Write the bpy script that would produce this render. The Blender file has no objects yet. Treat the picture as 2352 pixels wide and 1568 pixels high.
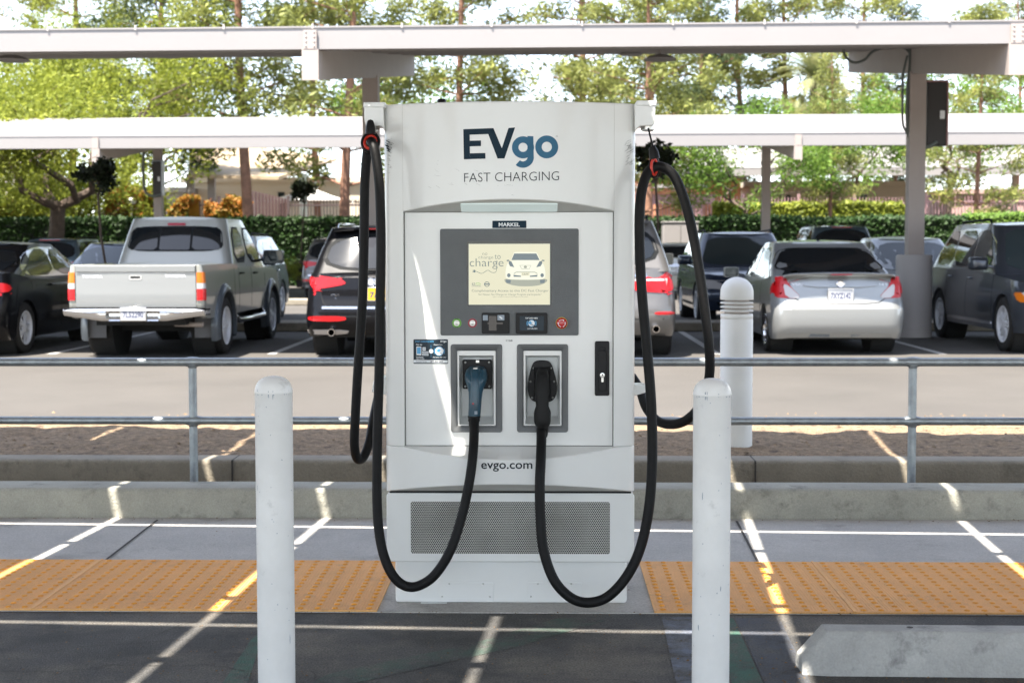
import bpy, bmesh, math, random
from mathutils import Vector, Matrix, noise
from mathutils.bvhtree import BVHTree
rad = math.radians
random.seed(7)
SC = bpy.context.scene
COL = SC.collection

# ------------------------------------------------------------------ camera
F = 3267.0; CAMZ = 1.36
PITCH, YAW, ROLL, SHIFT = rad(3.2), rad(1.3), rad(-0.1), -0.0133
cam_d = bpy.data.cameras.new('camera'); cam = bpy.data.objects.new('camera', cam_d); COL.objects.link(cam)
CR = (Matrix.Rotation(YAW, 3, 'Z') @ Matrix.Rotation(math.pi/2 - PITCH, 3, 'X') @ Matrix.Rotation(ROLL, 3, 'Z'))
cam.location = (0, 0, CAMZ); cam.rotation_euler = CR.to_euler()
cam_d.sensor_width = 36; cam_d.lens = F/2352*36; cam_d.shift_y = SHIFT
cam_d.clip_start = 0.05; cam_d.clip_end = 2000
cam_d.dof.use_dof = True; cam_d.dof.focus_distance = 5.45; cam_d.dof.aperture_fstop = 5.2
SC.camera = cam

# ------------------------------------------------------------------ light
SA, SK = 0.28, 0.35            # horizontal travel of sunlight per metre of fall, to +X and +Y
sd = Vector((SA, SK, -1)).normalized()
sun_d = bpy.data.lights.new('sun', 'SUN'); sun = bpy.data.objects.new('sun', sun_d); COL.objects.link(sun)
sun_d.energy = 4.0; sun_d.angle = rad(0.45); sun_d.color = (1.0, 0.93, 0.83)
sun.rotation_euler = sd.to_track_quat('-Z', 'Y').to_euler()
W = bpy.data.worlds.new('World'); SC.world = W; W.use_nodes = True
wn = W.node_tree.nodes; wl = W.node_tree.links; wn.clear()
sky = wn.new('ShaderNodeTexSky'); sky.sky_type = 'NISHITA'; sky.sun_disc = False
sky.sun_elevation = math.asin(-sd.z); sky.sun_rotation = math.atan2(-sd.x, -sd.y)
sky.dust_density = 0.5; sky.ozone_density = 0.8; sky.air_density = 0.8
bg = wn.new('ShaderNodeBackground'); bg.inputs['Strength'].default_value = 0.115
wo = wn.new('ShaderNodeOutputWorld'); hs = wn.new('ShaderNodeHueSaturation'); hs.inputs['Saturation'].default_value = 0.6; wl.new(sky.outputs[0], hs.inputs['Color']); wl.new(hs.outputs[0], bg.inputs[0]); wl.new(bg.outputs[0], wo.inputs[0])
SC.view_settings.view_transform = 'Standard'; SC.view_settings.look = 'None'
SC.view_settings.exposure = 2.38; SC.view_settings.gamma = 1.0
SC.render.engine = 'CYCLES'

def ray(px, py):
    return CR @ Vector(((px-1176)/F, (784-py)/F + SHIFT*2352/F, -1))
def P(px, py, Y):              # world point seen at (px,py) on the plane y = Y
    d = ray(px, py); return Vector((0, 0, CAMZ)) + d*(Y/d.y)
def G(px, py, z=0.0):          # world point seen at (px,py) on the plane z = z
    d = ray(px, py); return Vector((0, 0, CAMZ)) + d*((z-CAMZ)/d.z)

# ------------------------------------------------------------------ materials
MATS = {}
def mat(name, col, rough=0.5, metal=0.0, var=0.0, vscale=4.0, bump=0.0, bscale=40.0, coat=0.0, emit=None, estr=0.0,
        dirt=None, dscale=3.0, dlo=0.5, dhi=0.7, spec=0.5, dets=6.0, grain=0.0, gscale=140.0):
    m = bpy.data.materials.new(name); m.use_nodes = True
    nt = m.node_tree; b = nt.nodes['Principled BSDF']; L = nt.links
    c4 = (*col, 1)
    b.inputs['Base Color'].default_value = c4; b.inputs['Roughness'].default_value = rough
    b.inputs['Metallic'].default_value = metal; b.inputs['Coat Weight'].default_value = coat
    b.inputs['Coat Roughness'].default_value = 0.06
    b.inputs['Specular IOR Level'].default_value = spec
    if emit: b.inputs['Emission Color'].default_value = (*emit, 1); b.inputs['Emission Strength'].default_value = estr
    geo = nt.nodes.new('ShaderNodeNewGeometry'); src = None
    if var or dirt:
        tc = nt.nodes.new('ShaderNodeTexCoord')
        src = tc.outputs['Object']
    out = None
    if var:
        n = nt.nodes.new('ShaderNodeTexNoise'); n.inputs['Scale'].default_value = vscale; n.inputs['Detail'].default_value = dets
        n.inputs['Roughness'].default_value = 0.65; L.new(src, n.inputs['Vector'])
        r = nt.nodes.new('ShaderNodeValToRGB'); r.color_ramp.elements[0].position = 0.3; r.color_ramp.elements[1].position = 0.72
        r.color_ramp.elements[0].color = tuple(max(0, c*(1-var)) for c in col)+(1,)
        r.color_ramp.elements[1].color = tuple(min(1, c*(1+var)) for c in col)+(1,)
        L.new(n.outputs['Fac'], r.inputs[0]); out = r.outputs[0]
        L.new(out, b.inputs['Base Color'])
    if dirt:
        n = nt.nodes.new('ShaderNodeTexNoise'); n.inputs['Scale'].default_value = dscale; n.inputs['Detail'].default_value = 10
        n.inputs['Roughness'].default_value = 0.7; L.new(src, n.inputs['Vector'])
        r = nt.nodes.new('ShaderNodeMapRange'); r.inputs[1].default_value = dlo; r.inputs[2].default_value = dhi
        L.new(n.outputs['Fac'], r.inputs[0])
        mx = nt.nodes.new('ShaderNodeMix'); mx.data_type = 'RGBA'; L.new(r.outputs[0], mx.inputs[0])
        if out: L.new(out, mx.inputs[6])
        else: mx.inputs[6].default_value = c4
        mx.inputs[7].default_value = (*dirt, 1); L.new(mx.outputs[2], b.inputs['Base Color'])
    if grain:
        tc3 = nt.nodes.new('ShaderNodeTexCoord'); n = nt.nodes.new('ShaderNodeTexNoise'); n.inputs['Scale'].default_value = gscale; n.inputs['Detail'].default_value = 3
        L.new(tc3.outputs['Object'], n.inputs['Vector']); r = nt.nodes.new('ShaderNodeMapRange'); r.inputs[1].default_value = .3; r.inputs[2].default_value = .7
        r.inputs[3].default_value = 1-grain; r.inputs[4].default_value = 1+grain; L.new(n.outputs['Fac'], r.inputs[0])
        hv = nt.nodes.new('ShaderNodeVectorMath'); hv.operation = 'SCALE'; L.new(r.outputs[0], hv.inputs['Scale'])
        ls = b.inputs['Base Color'].links
        if ls: L.new(ls[0].from_socket, hv.inputs[0])
        else: hv.inputs[0].default_value = col
        L.new(hv.outputs[0], b.inputs['Base Color'])
    if bump:
        n = nt.nodes.new('ShaderNodeTexNoise'); n.inputs['Scale'].default_value = bscale; n.inputs['Detail'].default_value = 5
        tc2 = nt.nodes.new('ShaderNodeTexCoord'); L.new(tc2.outputs['Object'], n.inputs['Vector'])
        bp = nt.nodes.new('ShaderNodeBump'); bp.inputs['Strength'].default_value = bump; bp.inputs['Distance'].default_value = 0.02
        L.new(n.outputs['Fac'], bp.inputs['Height']); L.new(bp.outputs[0], b.inputs['Normal'])
    MATS[name] = m; return m

def leafmat(name, c1, c2, trans=0.35, c3=None):
    m = bpy.data.materials.new(name); m.use_nodes = True; nt = m.node_tree; L = nt.links; nt.nodes.clear()
    o = nt.nodes.new('ShaderNodeOutputMaterial'); mix = nt.nodes.new('ShaderNodeMixShader'); mix.inputs[0].default_value = trans
    d = nt.nodes.new('ShaderNodeBsdfPrincipled'); d.inputs['Roughness'].default_value = 0.55
    d.inputs['Specular IOR Level'].default_value = 0.25
    t = nt.nodes.new('ShaderNodeBsdfTranslucent')
    g = nt.nodes.new('ShaderNodeNewGeometry'); r = nt.nodes.new('ShaderNodeValToRGB')
    r.color_ramp.elements[0].color = (*c1, 1); r.color_ramp.elements[1].color = (*c2, 1)
    if c3: e = r.color_ramp.elements.new(0.9); e.color = (*c2, 1); r.color_ramp.elements[-1].color = (*c3, 1)
    tc = nt.nodes.new('ShaderNodeTexCoord'); n = nt.nodes.new('ShaderNodeTexNoise'); n.inputs['Scale'].default_value = 0.7
    L.new(tc.outputs['Object'], n.inputs['Vector'])
    ma = nt.nodes.new('ShaderNodeMath'); ma.operation = 'MULTIPLY_ADD'; ma.inputs[1].default_value = 0.55
    mb = nt.nodes.new('ShaderNodeMath'); mb.operation = 'MULTIPLY_ADD'; mb.inputs[1].default_value = 1.3; mb.inputs[2].default_value = -0.42
    L.new(n.outputs['Fac'], mb.inputs[0]); L.new(g.outputs['Random Per Island'], ma.inputs[0]); L.new(mb.outputs[0], ma.inputs[2])
    L.new(ma.outputs[0], r.inputs[0]); L.new(r.outputs[0], d.inputs['Base Color']); L.new(r.outputs[0], t.inputs['Color'])
    L.new(d.outputs[0], mix.inputs[1]); L.new(t.outputs[0], mix.inputs[2]); L.new(mix.outputs[0], o.inputs[0])
    MATS[name] = m; return m

M = MATS
mat('white_paint', (0.79, 0.80, 0.785), 0.24, var=0.03, vscale=2.5, coat=0.25, bump=0.04, bscale=9)
mat('white_plain', (0.72, 0.74, 0.73), 0.35, var=0.04, vscale=6)
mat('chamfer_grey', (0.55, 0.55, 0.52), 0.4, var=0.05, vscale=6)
mat('grey_panel', (0.10, 0.108, 0.112), 0.42, var=0.12, vscale=5, bump=0.15, bscale=220)
mat('grey_frame', (0.105, 0.11, 0.113), 0.4, var=0.06, vscale=9)
mat('holster_white', (0.62, 0.64, 0.63), 0.35, var=0.05, vscale=14)
mat('black_plastic', (0.006, 0.006, 0.007), 0.42, var=0.15, vscale=20, spec=0.25)
mat('black_rubber', (0.0055, 0.0055, 0.006), 0.55, var=0.3, vscale=14, bump=0.06, bscale=60, spec=0.22)
mat('gun_black', (0.009, 0.009, 0.009), 0.55, var=0.15, vscale=30, spec=0.25)
mat('gun_blue', (0.006, 0.05, 0.085), 0.38, var=0.18, vscale=14, coat=0.2)
mat('navy', (0.003, 0.022, 0.042), 0.5, var=0.05, spec=0.2)
mat('mid_blue', (0.045, 0.155, 0.265), 0.5, var=0.04, spec=0.2)
mat('dark_text', (0.010, 0.018, 0.025), 0.5, spec=0.2)
mat('sticker_navy', (0.006, 0.02, 0.034), 0.3, spec=0.25)
mat('sticker_cyan', (0.06, 0.35, 0.65), 0.3)
mat('sticker_white', (0.75, 0.78, 0.8), 0.35)
mat('sticker_grey', (0.25, 0.3, 0.36), 0.35)
mat('steel', (0.55, 0.55, 0.53), 0.28, metal=1.0)
mat('chrome', (0.55, 0.55, 0.56), 0.12, metal=1.0)
mat('red_ring', (0.55, 0.03, 0.015), 0.35)
mat('red_btn', (0.5, 0.01, 0.012), 0.25, coat=0.3)
mat('dark_red', (0.3, 0.02, 0.04), 0.35)
mat('green_ring', (0.14, 0.42, 0.04), 0.4)
mat('yellow_ring', (0.6, 0.36, 0.02), 0.4)
mat('strip_light', (0.7, 0.78, 0.77), 0.3, emit=(0.78, 0.95, 0.93), estr=0.05)
mat('scr_cream', (0.05, 0.05, 0.045), 0.15, emit=(0.82, 0.79, 0.56), estr=0.165)
mat('scr_pale', (0.05, 0.05, 0.045), 0.15, emit=(0.85, 0.86, 0.70), estr=0.19)
mat('scr_text', (0.02, 0.02, 0.02), 0.15, emit=(0.10, 0.20, 0.24), estr=0.11)
mat('scr_dim', (0.02, 0.02, 0.02), 0.15, emit=(0.30, 0.35, 0.32), estr=0.11)
mat('scr_shade', (0.03, 0.03, 0.03), 0.15, emit=(0.42, 0.45, 0.36), estr=0.15)
mat('scr_glass', (0.03, 0.04, 0.05), 0.15, emit=(0.15, 0.21, 0.24), estr=0.12)
mat('scr_green', (0.02, 0.02, 0.02), 0.15, emit=(0.2, 0.5, 0.1), estr=0.2)
mat('black_gloss', (0.008, 0.008, 0.009), 0.08)
mat('bollard_paint', (0.76, 0.76, 0.745), 0.45, var=0.07, vscale=4, bump=0.15, bscale=24, dirt=(0.30, 0.30, 0.29), dscale=9, dlo=0.60, dhi=0.80)
mat('lamp_bollard_paint', (0.68, 0.68, 0.66), 0.5, var=0.04, vscale=4)
mat('galvanised', (0.32, 0.35, 0.37), 0.42, metal=0.75, var=0.22, vscale=18, dets=8)
mat('concrete_walk', (0.43, 0.415, 0.39), grain=0.16, rough=0.85, var=0.14, vscale=2.2, bump=0.3, bscale=90, dirt=(0.22, 0.21, 0.195), dscale=2.5, dlo=0.56, dhi=0.75)
mat('concrete_kerb', (0.33, 0.32, 0.27), grain=0.11, rough=0.85, var=0.2, vscale=3, bump=0.35, bscale=60, dirt=(0.12, 0.12, 0.10), dscale=5, dlo=0.55, dhi=0.72)
mat('concrete_kerb_dark', (0.25, 0.22, 0.17), grain=0.11, rough=0.85, var=0.2, vscale=3, bump=0.35, bscale=60, dirt=(0.1, 0.085, 0.065), dscale=4, dlo=0.55, dhi=0.75)
mat('concrete_stop', (0.37, 0.37, 0.355), grain=0.07, rough=0.8, var=0.18, vscale=5, bump=0.5, bscale=45, dirt=(0.15, 0.15, 0.145), dscale=6, dlo=0.57, dhi=0.75)
mat('asphalt_near', (0.062, 0.060, 0.057), grain=0.5, rough=0.85, var=0.55, vscale=2.6, bump=0.5, bscale=180, dirt=(0.13, 0.118, 0.10), dscale=1.7, dlo=0.46, dhi=0.62, dets=12)
mat('bounce_lot', (0.36, 0.35, 0.33), 0.9, var=0.1, vscale=.5)
mat('asphalt_lot', (0.071, 0.065, 0.058), grain=0.25, rough=0.9, var=0.16, vscale=0.5, bump=0.3, bscale=120, dets=12)
mat('paint_white', (0.45, 0.44, 0.42), 0.8, var=0.2, vscale=12)
mat('soil', (0.22, 0.155, 0.095), grain=0.4, rough=0.95, var=0.45, vscale=22, bump=0.7, bscale=60, dirt=(0.06, 0.04, 0.03), dscale=14, dlo=0.53, dhi=0.68)
mat('earth', (0.2, 0.16, 0.11), 0.95, var=0.3, vscale=0.6)
mat('tactile', (0.78, 0.41, 0.13), grain=0.1, rough=0.6, var=0.10, vscale=6, dirt=(0.25, 0.13, 0.07), dscale=3.2, dlo=0.56, dhi=0.78)
mat('tactile_dome', (0.75, 0.31, 0.015), 0.5, var=0.12, vscale=20)
mat('joint', (0.06, 0.055, 0.05), 0.95)
mat('roof_white', (0.26, 0.245, 0.238), 0.55, var=0.02, vscale=1.5)
mat('canopy_grey', (0.40, 0.37, 0.35), 0.6, var=0.03)
mat('post_tan', (0.34, 0.29, 0.26), 0.6, var=0.04, vscale=3)
mat('backsheet', (0.72, 0.71, 0.69), 0.6)
mat('panel_dark', (0.02, 0.022, 0.03), 0.3)
mat('box_black', (0.018, 0.015, 0.014), 0.5)
mat('hose', (0.12, 0.14, 0.13), 0.5)
mat('tyre', (0.014, 0.013, 0.012), 0.85, bump=0.2, bscale=60, var=0.2)
mat('rim', (0.60, 0.61, 0.63), 0.35, metal=0.15)
mat('under', (0.012, 0.012, 0.012), 0.9)
mat('trim_black', (0.010, 0.011, 0.012), 0.6, spec=0.08)
mat('glass_dark', (0.006, 0.008, 0.010), 0.03, spec=0.62)
mat('glass_tint', (0.03, 0.04, 0.042), 0.04, spec=0.5)
mat('lamp_red', (0.42, 0.003, 0.006), 0.3, coat=0.08)
mat('lamp_amber', (0.55, 0.14, 0.004), 0.3, coat=0.08)
mat('lamp_clear', (0.42, 0.40, 0.40), 0.2, coat=0.5)
mat('plate_white', (0.40, 0.41, 0.43), 0.5)
mat('plate_dark', (0.05, 0.06, 0.12), 0.5)
mat('plate_yellow', (0.55, 0.33, 0.01), 0.5)
mat('mudflap', (0.10, 0.10, 0.105), 0.7)
def paint(name, c, metal=0.5, rough=0.38): return mat(name, c, rough, metal=metal, coat=0.8 if metal > .2 else 0.35, spec=0.3 if metal > .2 else 0.08)
paint('car_silver', (0.29, 0.30, 0.30)); paint('car_black', (0.004, 0.004, 0.005), 0.0, .35); paint('car_champagne', (0.33, 0.33, 0.30))
paint('car_grey', (0.13, 0.125, 0.12)); paint('car_graphite', (0.055, 0.062, 0.075)); paint('car_navy', (0.02, 0.03, 0.055), 0.3)
paint('car_white', (0.7, 0.7, 0.68), 0.0); paint('car_teal', (0.08, 0.11, 0.13)); paint('flare_grey', (0.07, 0.08, 0.09), 0.2)
mat('bark', (0.085, 0.06, 0.045), 0.9, var=0.35, vscale=5, bump=0.6, bscale=12)
mat('bark_red', (0.24, 0.125, 0.08), 0.9, var=0.35, vscale=4, bump=0.6, bscale=9)
mat('bark_pale', (0.42, 0.36, 0.31), 0.9, var=0.3, vscale=4)
leafmat('leaf_pine', (0.045, 0.062, 0.02), (0.31, 0.33, 0.085), 0.28, (0.42, 0.30, 0.09))
leafmat('leaf_pine_dark', (0.02, 0.034, 0.018), (0.12, 0.16, 0.06), 0.22)
leafmat('leaf_lime', (0.075, 0.11, 0.014), (0.33, 0.36, 0.045), 0.36)
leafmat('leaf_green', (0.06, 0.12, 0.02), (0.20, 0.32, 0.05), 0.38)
leafmat('leaf_topiary', (0.008, 0.013, 0.006), (0.022, 0.032, 0.012), 0.1)
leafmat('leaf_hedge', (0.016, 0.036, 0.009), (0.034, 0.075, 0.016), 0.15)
leafmat('leaf_orange', (0.08, 0.15, 0.02), (0.50, 0.16, 0.03), 0.4, (0.60, 0.06, 0.02))
leafmat('leaf_palm', (0.12, 0.16, 0.06), (0.34, 0.34, 0.16), 0.3, (0.6, 0.34, 0.05))
mat('wall_cream', (0.62, 0.54, 0.43), 0.8, var=0.05, vscale=0.5)
mat('wall_orange', (0.52, 0.23, 0.13), 0.8, var=0.12, vscale=2)
mat('wall_mauve', (0.30, 0.17, 0.17), 0.7, var=0.06)
mat('wall_lilac', (0.5, 0.43, 0.46), 0.8, var=0.06)
mat('wall_pink', (0.50, 0.34, 0.31), 0.8, var=0.06)
mat('iron', (0.06, 0.04, 0.04), 0.6)
mat('iron_mauve', (0.30, 0.18, 0.19), 0.6)
mat('tan_roof', (0.38, 0.29, 0.19), 0.7, var=0.08, vscale=0.6)
mat('tan_seam', (0.13, 0.10, 0.07), 0.7)
mat('tent_white', (0.8, 0.78, 0.74), 0.7)
mat('pot', (0.035, 0.022, 0.02), 0.6)
mat('litter', (0.16, 0.10, 0.05), 0.9, var=0.5, vscale=30)
mat('pebble', (0.05, 0.045, 0.04), 0.9)

# ------------------------------------------------------------------ mesh helpers
LASTO = [None]
class MB:
    def __init__(s): s.v = []; s.f = []; s.mi = []; s.cur = 0
    def add(s, vs, fs):
        o = len(s.v); s.v += [tuple(v) for v in vs]; s.f += [tuple(i+o for i in f) for f in fs]; s.mi += [s.cur]*len(fs); return s
    def box(s, x0, x1, y0, y1, z0, z1):
        return s.add([(x0,y0,z0),(x1,y0,z0),(x1,y1,z0),(x0,y1,z0),(x0,y0,z1),(x1,y0,z1),(x1,y1,z1),(x0,y1,z1)],
              [(0,3,2,1),(4,5,6,7),(0,1,5,4),(1,2,6,5),(2,3,7,6),(3,0,4,7)])
    def hexa(s, p):  # 8 points: bottom 4 ccw, top 4 ccw
        return s.add(p, [(0,3,2,1),(4,5,6,7),(0,1,5,4),(1,2,6,5),(2,3,7,6),(3,0,4,7)])
    def quad(s, a, b, c, d): return s.add([a,b,c,d], [(0,1,2,3)])
    def tube(s, pts, r, n=10, cap=True):
        pts = [Vector(p) for p in pts]; rs = r if isinstance(r, (list, tuple)) else [r]*len(pts)
        rings = []; up = None
        for i, p in enumerate(pts):
            t = (pts[min(i+1, len(pts)-1)] - pts[max(i-1, 0)]).normalized()
            if up is None: up = t.orthogonal().normalized()
            up = (up - t*up.dot(t)).normalized(); sd_ = t.cross(up)
            rings.append([p + (up*math.cos(2*math.pi*k/n) + sd_*math.sin(2*math.pi*k/n))*rs[i] for k in range(n)])
        vs = [v for rg in rings for v in rg]; fs = []
        for i in range(len(pts)-1):
            for k in range(n):
                k2 = (k+1) % n; fs.append((i*n+k, i*n+k2, (i+1)*n+k2, (i+1)*n+k))
        if cap: fs.append(tuple(range(n))[::-1]); fs.append(tuple((len(pts)-1)*n+k for k in range(n)))
        return s.add(vs, fs)
    def lathe(s, prof, c=(0,0,0), n=24, axis='z', cap=True):
        vs = []; fs = []
        for (r, h) in prof:
            for k in range(n):
                a = 2*math.pi*k/n; x, y = r*math.cos(a), r*math.sin(a)
                v = (x, y, h) if axis == 'z' else ((h, x, y) if axis == 'x' else (y, h, x))
                vs.append((v[0]+c[0], v[1]+c[1], v[2]+c[2]))
        for i in range(len(prof)-1):
            for k in range(n):
                k2 = (k+1) % n; fs.append((i*n+k, i*n+k2, (i+1)*n+k2, (i+1)*n+k))
        if cap and prof[0][0] > 1e-6: fs.append(tuple(range(n))[::-1])
        if cap and prof[-1][0] > 1e-6: fs.append(tuple((len(prof)-1)*n+k for k in range(n)))
        return s.add(vs, fs)
    def ext(s, poly, y0, y1):  # polygon in x,z extruded along y (y0 front)
        n = len(poly); vs = [(x, y0, z) for x, z in poly] + [(x, y1, z) for x, z in poly]
        fs = [tuple(range(n)), tuple(range(n, 2*n))[::-1]]
        for i in range(n): j = (i+1) % n; fs.append((i, i+n, j+n, j))
        return s.add(vs, fs)
    def prism(s, poly, z0, z1):  # polygon in x,y extruded in z
        n = len(poly); vs = [(x, y, z0) for x, y in poly] + [(x, y, z1) for x, y in poly]
        fs = [tuple(range(n))[::-1], tuple(range(n, 2*n))]
        for i in range(n): j = (i+1) % n; fs.append((i, j, j+n, i+n))
        return s.add(vs, fs)
    def build(s, name, m, parent=None, smooth=True, ang=38, bevel=0, loc=None, fix=True, seg=2):
        me = bpy.data.meshes.new(name); me.from_pydata(s.v, [], s.f)
        ms = m if isinstance(m, (list, tuple)) else [m]
        for q in ms: me.materials.append(MATS[q])
        if len(ms) > 1: me.polygons.foreach_set('material_index', s.mi)
        if fix:
            bm = bmesh.new(); bm.from_mesh(me); bmesh.ops.remove_doubles(bm, verts=bm.verts, dist=1e-5)
            bmesh.ops.recalc_face_normals(bm, faces=bm.faces); bm.to_mesh(me); bm.free()
        if smooth: me.shade_smooth(); me.set_sharp_from_angle(angle=rad(ang))
        o = bpy.data.objects.new(name, me); COL.objects.link(o); LASTO[0] = o
        if parent: o.parent = parent
        if loc: o.location = loc
        if bevel:
            b = o.modifiers.new('bevel', 'BEVEL'); b.width = bevel; b.segments = seg; b.limit_method = 'ANGLE'; b.angle_limit = rad(40)
            b.harden_normals = False
        return o

def tag(o, label=None, cat=None, group=None, kind=None):
    if label: o['label'] = label
    if cat: o['category'] = cat
    if group: o['group'] = group
    if kind: o['kind'] = kind
    return o
def thing(name, label, cat, loc=(0,0,0), group=None, rz=0):
    o = bpy.data.objects.new(name, None); COL.objects.link(o); o.location = loc; o.rotation_euler = (0,0,rz)
    o.empty_display_size = 0.2
    return tag(o, label, cat, group)
def kids(o): return [c for c in bpy.data.objects if c.parent == o]
def copy_tree(o, parent=None):
    c = o.copy(); COL.objects.link(c); c.parent = parent
    for ch in kids(o): copy_tree(ch, c)
    return c
def rrect(x0, z0, x1, z1, r, n=4):
    pts = []
    for cx, cz, a0 in ((x1-r, z0+r, -90), (x1-r, z1-r, 0), (x0+r, z1-r, 90), (x0+r, z0+r, 180)):
        for k in range(n+1):
            a = rad(a0 + 90*k/n); pts.append((cx+r*math.cos(a), cz+r*math.sin(a)))
    return pts
def chaikin(p, it=2, w=0.25):
    for _ in range(it):
        q = []
        for i in range(len(p)):
            a, b = p[i], p[(i+1) % len(p)]
            q.append((a[0]*(1-w)+b[0]*w, a[1]*(1-w)+b[1]*w)); q.append((a[0]*w+b[0]*(1-w), a[1]*w+b[1]*(1-w)))
        p = q
    return p
def catmull(pts, n=10):
    pts = [Vector(p) for p in pts]; out = []
    for i in range(len(pts)-1):
        p0 = pts[max(i-1, 0)]; p1 = pts[i]; p2 = pts[i+1]; p3 = pts[min(i+2, len(pts)-1)]
        for k in range(n):
            t = k/n
            out.append(0.5*((2*p1) + (p2-p0)*t + (2*p0-5*p1+4*p2-p3)*t*t + (3*p1-p0-3*p2+p3)*t**3))
    out.append(pts[-1]); return out
def lerpt(tab, x):
    if x <= tab[0][0]: return tab[0][1]
    for (a, b), (c, d) in zip(tab, tab[1:]):
        if x <= c: return b + (d-b)*(x-a)/(c-a)
    return tab[-1][1]
def smoothl(tab, x, w=0.08):
    return sum(lerpt(tab, x+w*k/2) for k in (-2,-1,0,1,2))/5

DG = None
def text_mesh(s, bold=0.0):
    cu = bpy.data.curves.new('t', 'FONT'); cu.body = s; cu.size = 1; cu.resolution_u = 3; cu.offset = bold
    o = bpy.data.objects.new('t', cu); COL.objects.link(o)
    dg = bpy.context.evaluated_depsgraph_get(); me = bpy.data.meshes.new_from_object(o.evaluated_get(dg))
    vs = [tuple(v.co) for v in me.vertices]; fs = [tuple(p.vertices) for p in me.polygons]
    bpy.data.objects.remove(o); bpy.data.curves.remove(cu); bpy.data.meshes.remove(me)
    return vs, fs
def text(mb, s, x0, z0, x1, z1, yf, bold=0.0, skew=0.0, th=0):
    """text stretched to the box x0..x1, z0..z1 in the x,z plane; yf(x,z) gives its y"""
    vs, fs = text_mesh(s, bold)
    ax0 = min(v[0] for v in vs); ax1 = max(v[0] for v in vs); az0 = min(v[1] for v in vs); az1 = max(v[1] for v in vs)
    out = []
    for v in vs:
        x = x0 + (v[0]-ax0)/(ax1-ax0)*(x1-x0); z = z0 + (v[1]-az0)/(az1-az0)*(z1-z0)
        out.append((x, yf(x, z), z))
    mb.add(out, fs)
# ================================================================== ground
prof = [(-80,-.012),(7.45,-.012),(7.47,-.30),(8.58,-.30),(8.62,-.012),(56,-.012),(58.5,1.25),(900,1.25)]
mb = MB()
for (a, za), (b, zb) in zip(prof, prof[1:]):
    mb.quad((-700,a,za),(700,a,za),(700,b,zb),(-700,b,zb))
tag(mb.build('ground', 'earth', smooth=False), kind='structure')
YA, YT, YK = 5.243, 6.09, 7.09
mb = MB(); mb.quad((-40,-1.2,0),(40,-1.2,0),(40,YA-.0005,0),(-40,YA-.0005,0)); tag(mb.build('asphalt', 'asphalt_near', smooth=False), kind='structure')
mb = MB(); mb.box(-40,40,YA,YK,-.2,.004); tag(mb.build('sidewalk', 'concrete_walk', smooth=False), kind='structure')
mb = MB(); mb.quad((-150,11.2,0),(150,11.2,0),(150,56,0),(-150,56,0)); tag(mb.build('parking_lot', 'asphalt_lot', smooth=False), kind='structure'); mb = MB(); mb.quad((-150,-90,0),(150,-90,0),(150,-1.2,0),(-150,-1.2,0)); tag(mb.build('parking_lot', 'bounce_lot', smooth=False), kind='structure')  # unseen lot behind the camera, made pale to bounce light onto the fronts
# joints of the walk
mb = MB()
for a, b in (((362,1193),(238,1289)), ((1692,1196),(1742,1292))):
    p, q = G(*a, .008), G(*b, .008); d = .006
    mb.quad((p.x-d,p.y,.0085),(p.x+d,p.y,.0085),(q.x+d,q.y,.0085),(q.x-d,q.y,.0085))
tag(mb.build('pavement_joint', 'joint', smooth=False), kind='structure')
# kerbs (long cast kerbs with rounded noses)
def kerb(name, label, m, y0, y1, z0, z1, joints, r=.025, lean=.012):
    mb = MB(); xs = [-30 + i*.25 for i in range(241)]
    sec = [(y0,z0),(y0+lean,z1-r)] + [(y0+lean+r-r*math.cos(a), z1-r+r*math.sin(a)) for a in (rad(25),rad(50),rad(75),rad(90))] + [(y1-.01,z1),(y1,z1-.01),(y1,z0)]
    vs = []; fs = []; n = len(sec)
    for i, x in enumerate(xs):
        for (y, z) in sec:
            k = noise.noise(Vector((x*1.1, y*3, z*5)))*.004
            vs.append((x, y + (k if y < (y0+y1)/2 else 0), z + (k*.7 if z > z0+.01 else 0)))
    for i in range(len(xs)-1):
        for j in range(n-1): fs.append((i*n+j, (i+1)*n+j, (i+1)*n+j+1, i*n+j+1))
    mb.add(vs, fs)
    o = tag(mb.build(name, m, ang=60), kind='structure')
    jb = MB()
    for x in joints: jb.box(x-.004, x+.004, y0-.0015, y1, z0+.01, z1+.0015)
    if joints: jb.build('kerb_joint', 'joint', o, smooth=False)
    return o
kerb('kerb', '', 'concrete_kerb', 7.09, 7.335, 0, .15, [])
kerb('kerb', '', 'concrete_kerb_dark', 8.56, 8.79, -.29, .075, [P(533,1080,8.56).x, P(1735,1085,8.56).x])
# soil strip
mb = MB(); nx, ny = 420, 44; X0, X1, Y0, Y1 = -14., 14., 8.79, 11.3
vs = []; fs = []
for j in range(ny+1):
    for i in range(nx+1):
        x = X0+(X1-X0)*i/nx; y = Y0+(Y1-Y0)*j/ny; e = math.sin(math.pi*j/ny)**.5 if 0 < j < ny else 0
        h = .055*e + e*(.035*noise.noise(Vector((x*1.2,y*1.5,0))) + .02*noise.noise(Vector((x*6,y*6,3))) + .012*noise.noise(Vector((x*19,y*19,5))))
        vs.append((x, y, .035*(1-j/ny)+h))
for j in range(ny):
    for i in range(nx): a = j*(nx+1)+i; fs.append((a,a+1,a+nx+2,a+nx+1))
mb.add(vs, fs); tag(mb.build('soil', 'soil', fix=False, ang=80), kind='structure')

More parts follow.
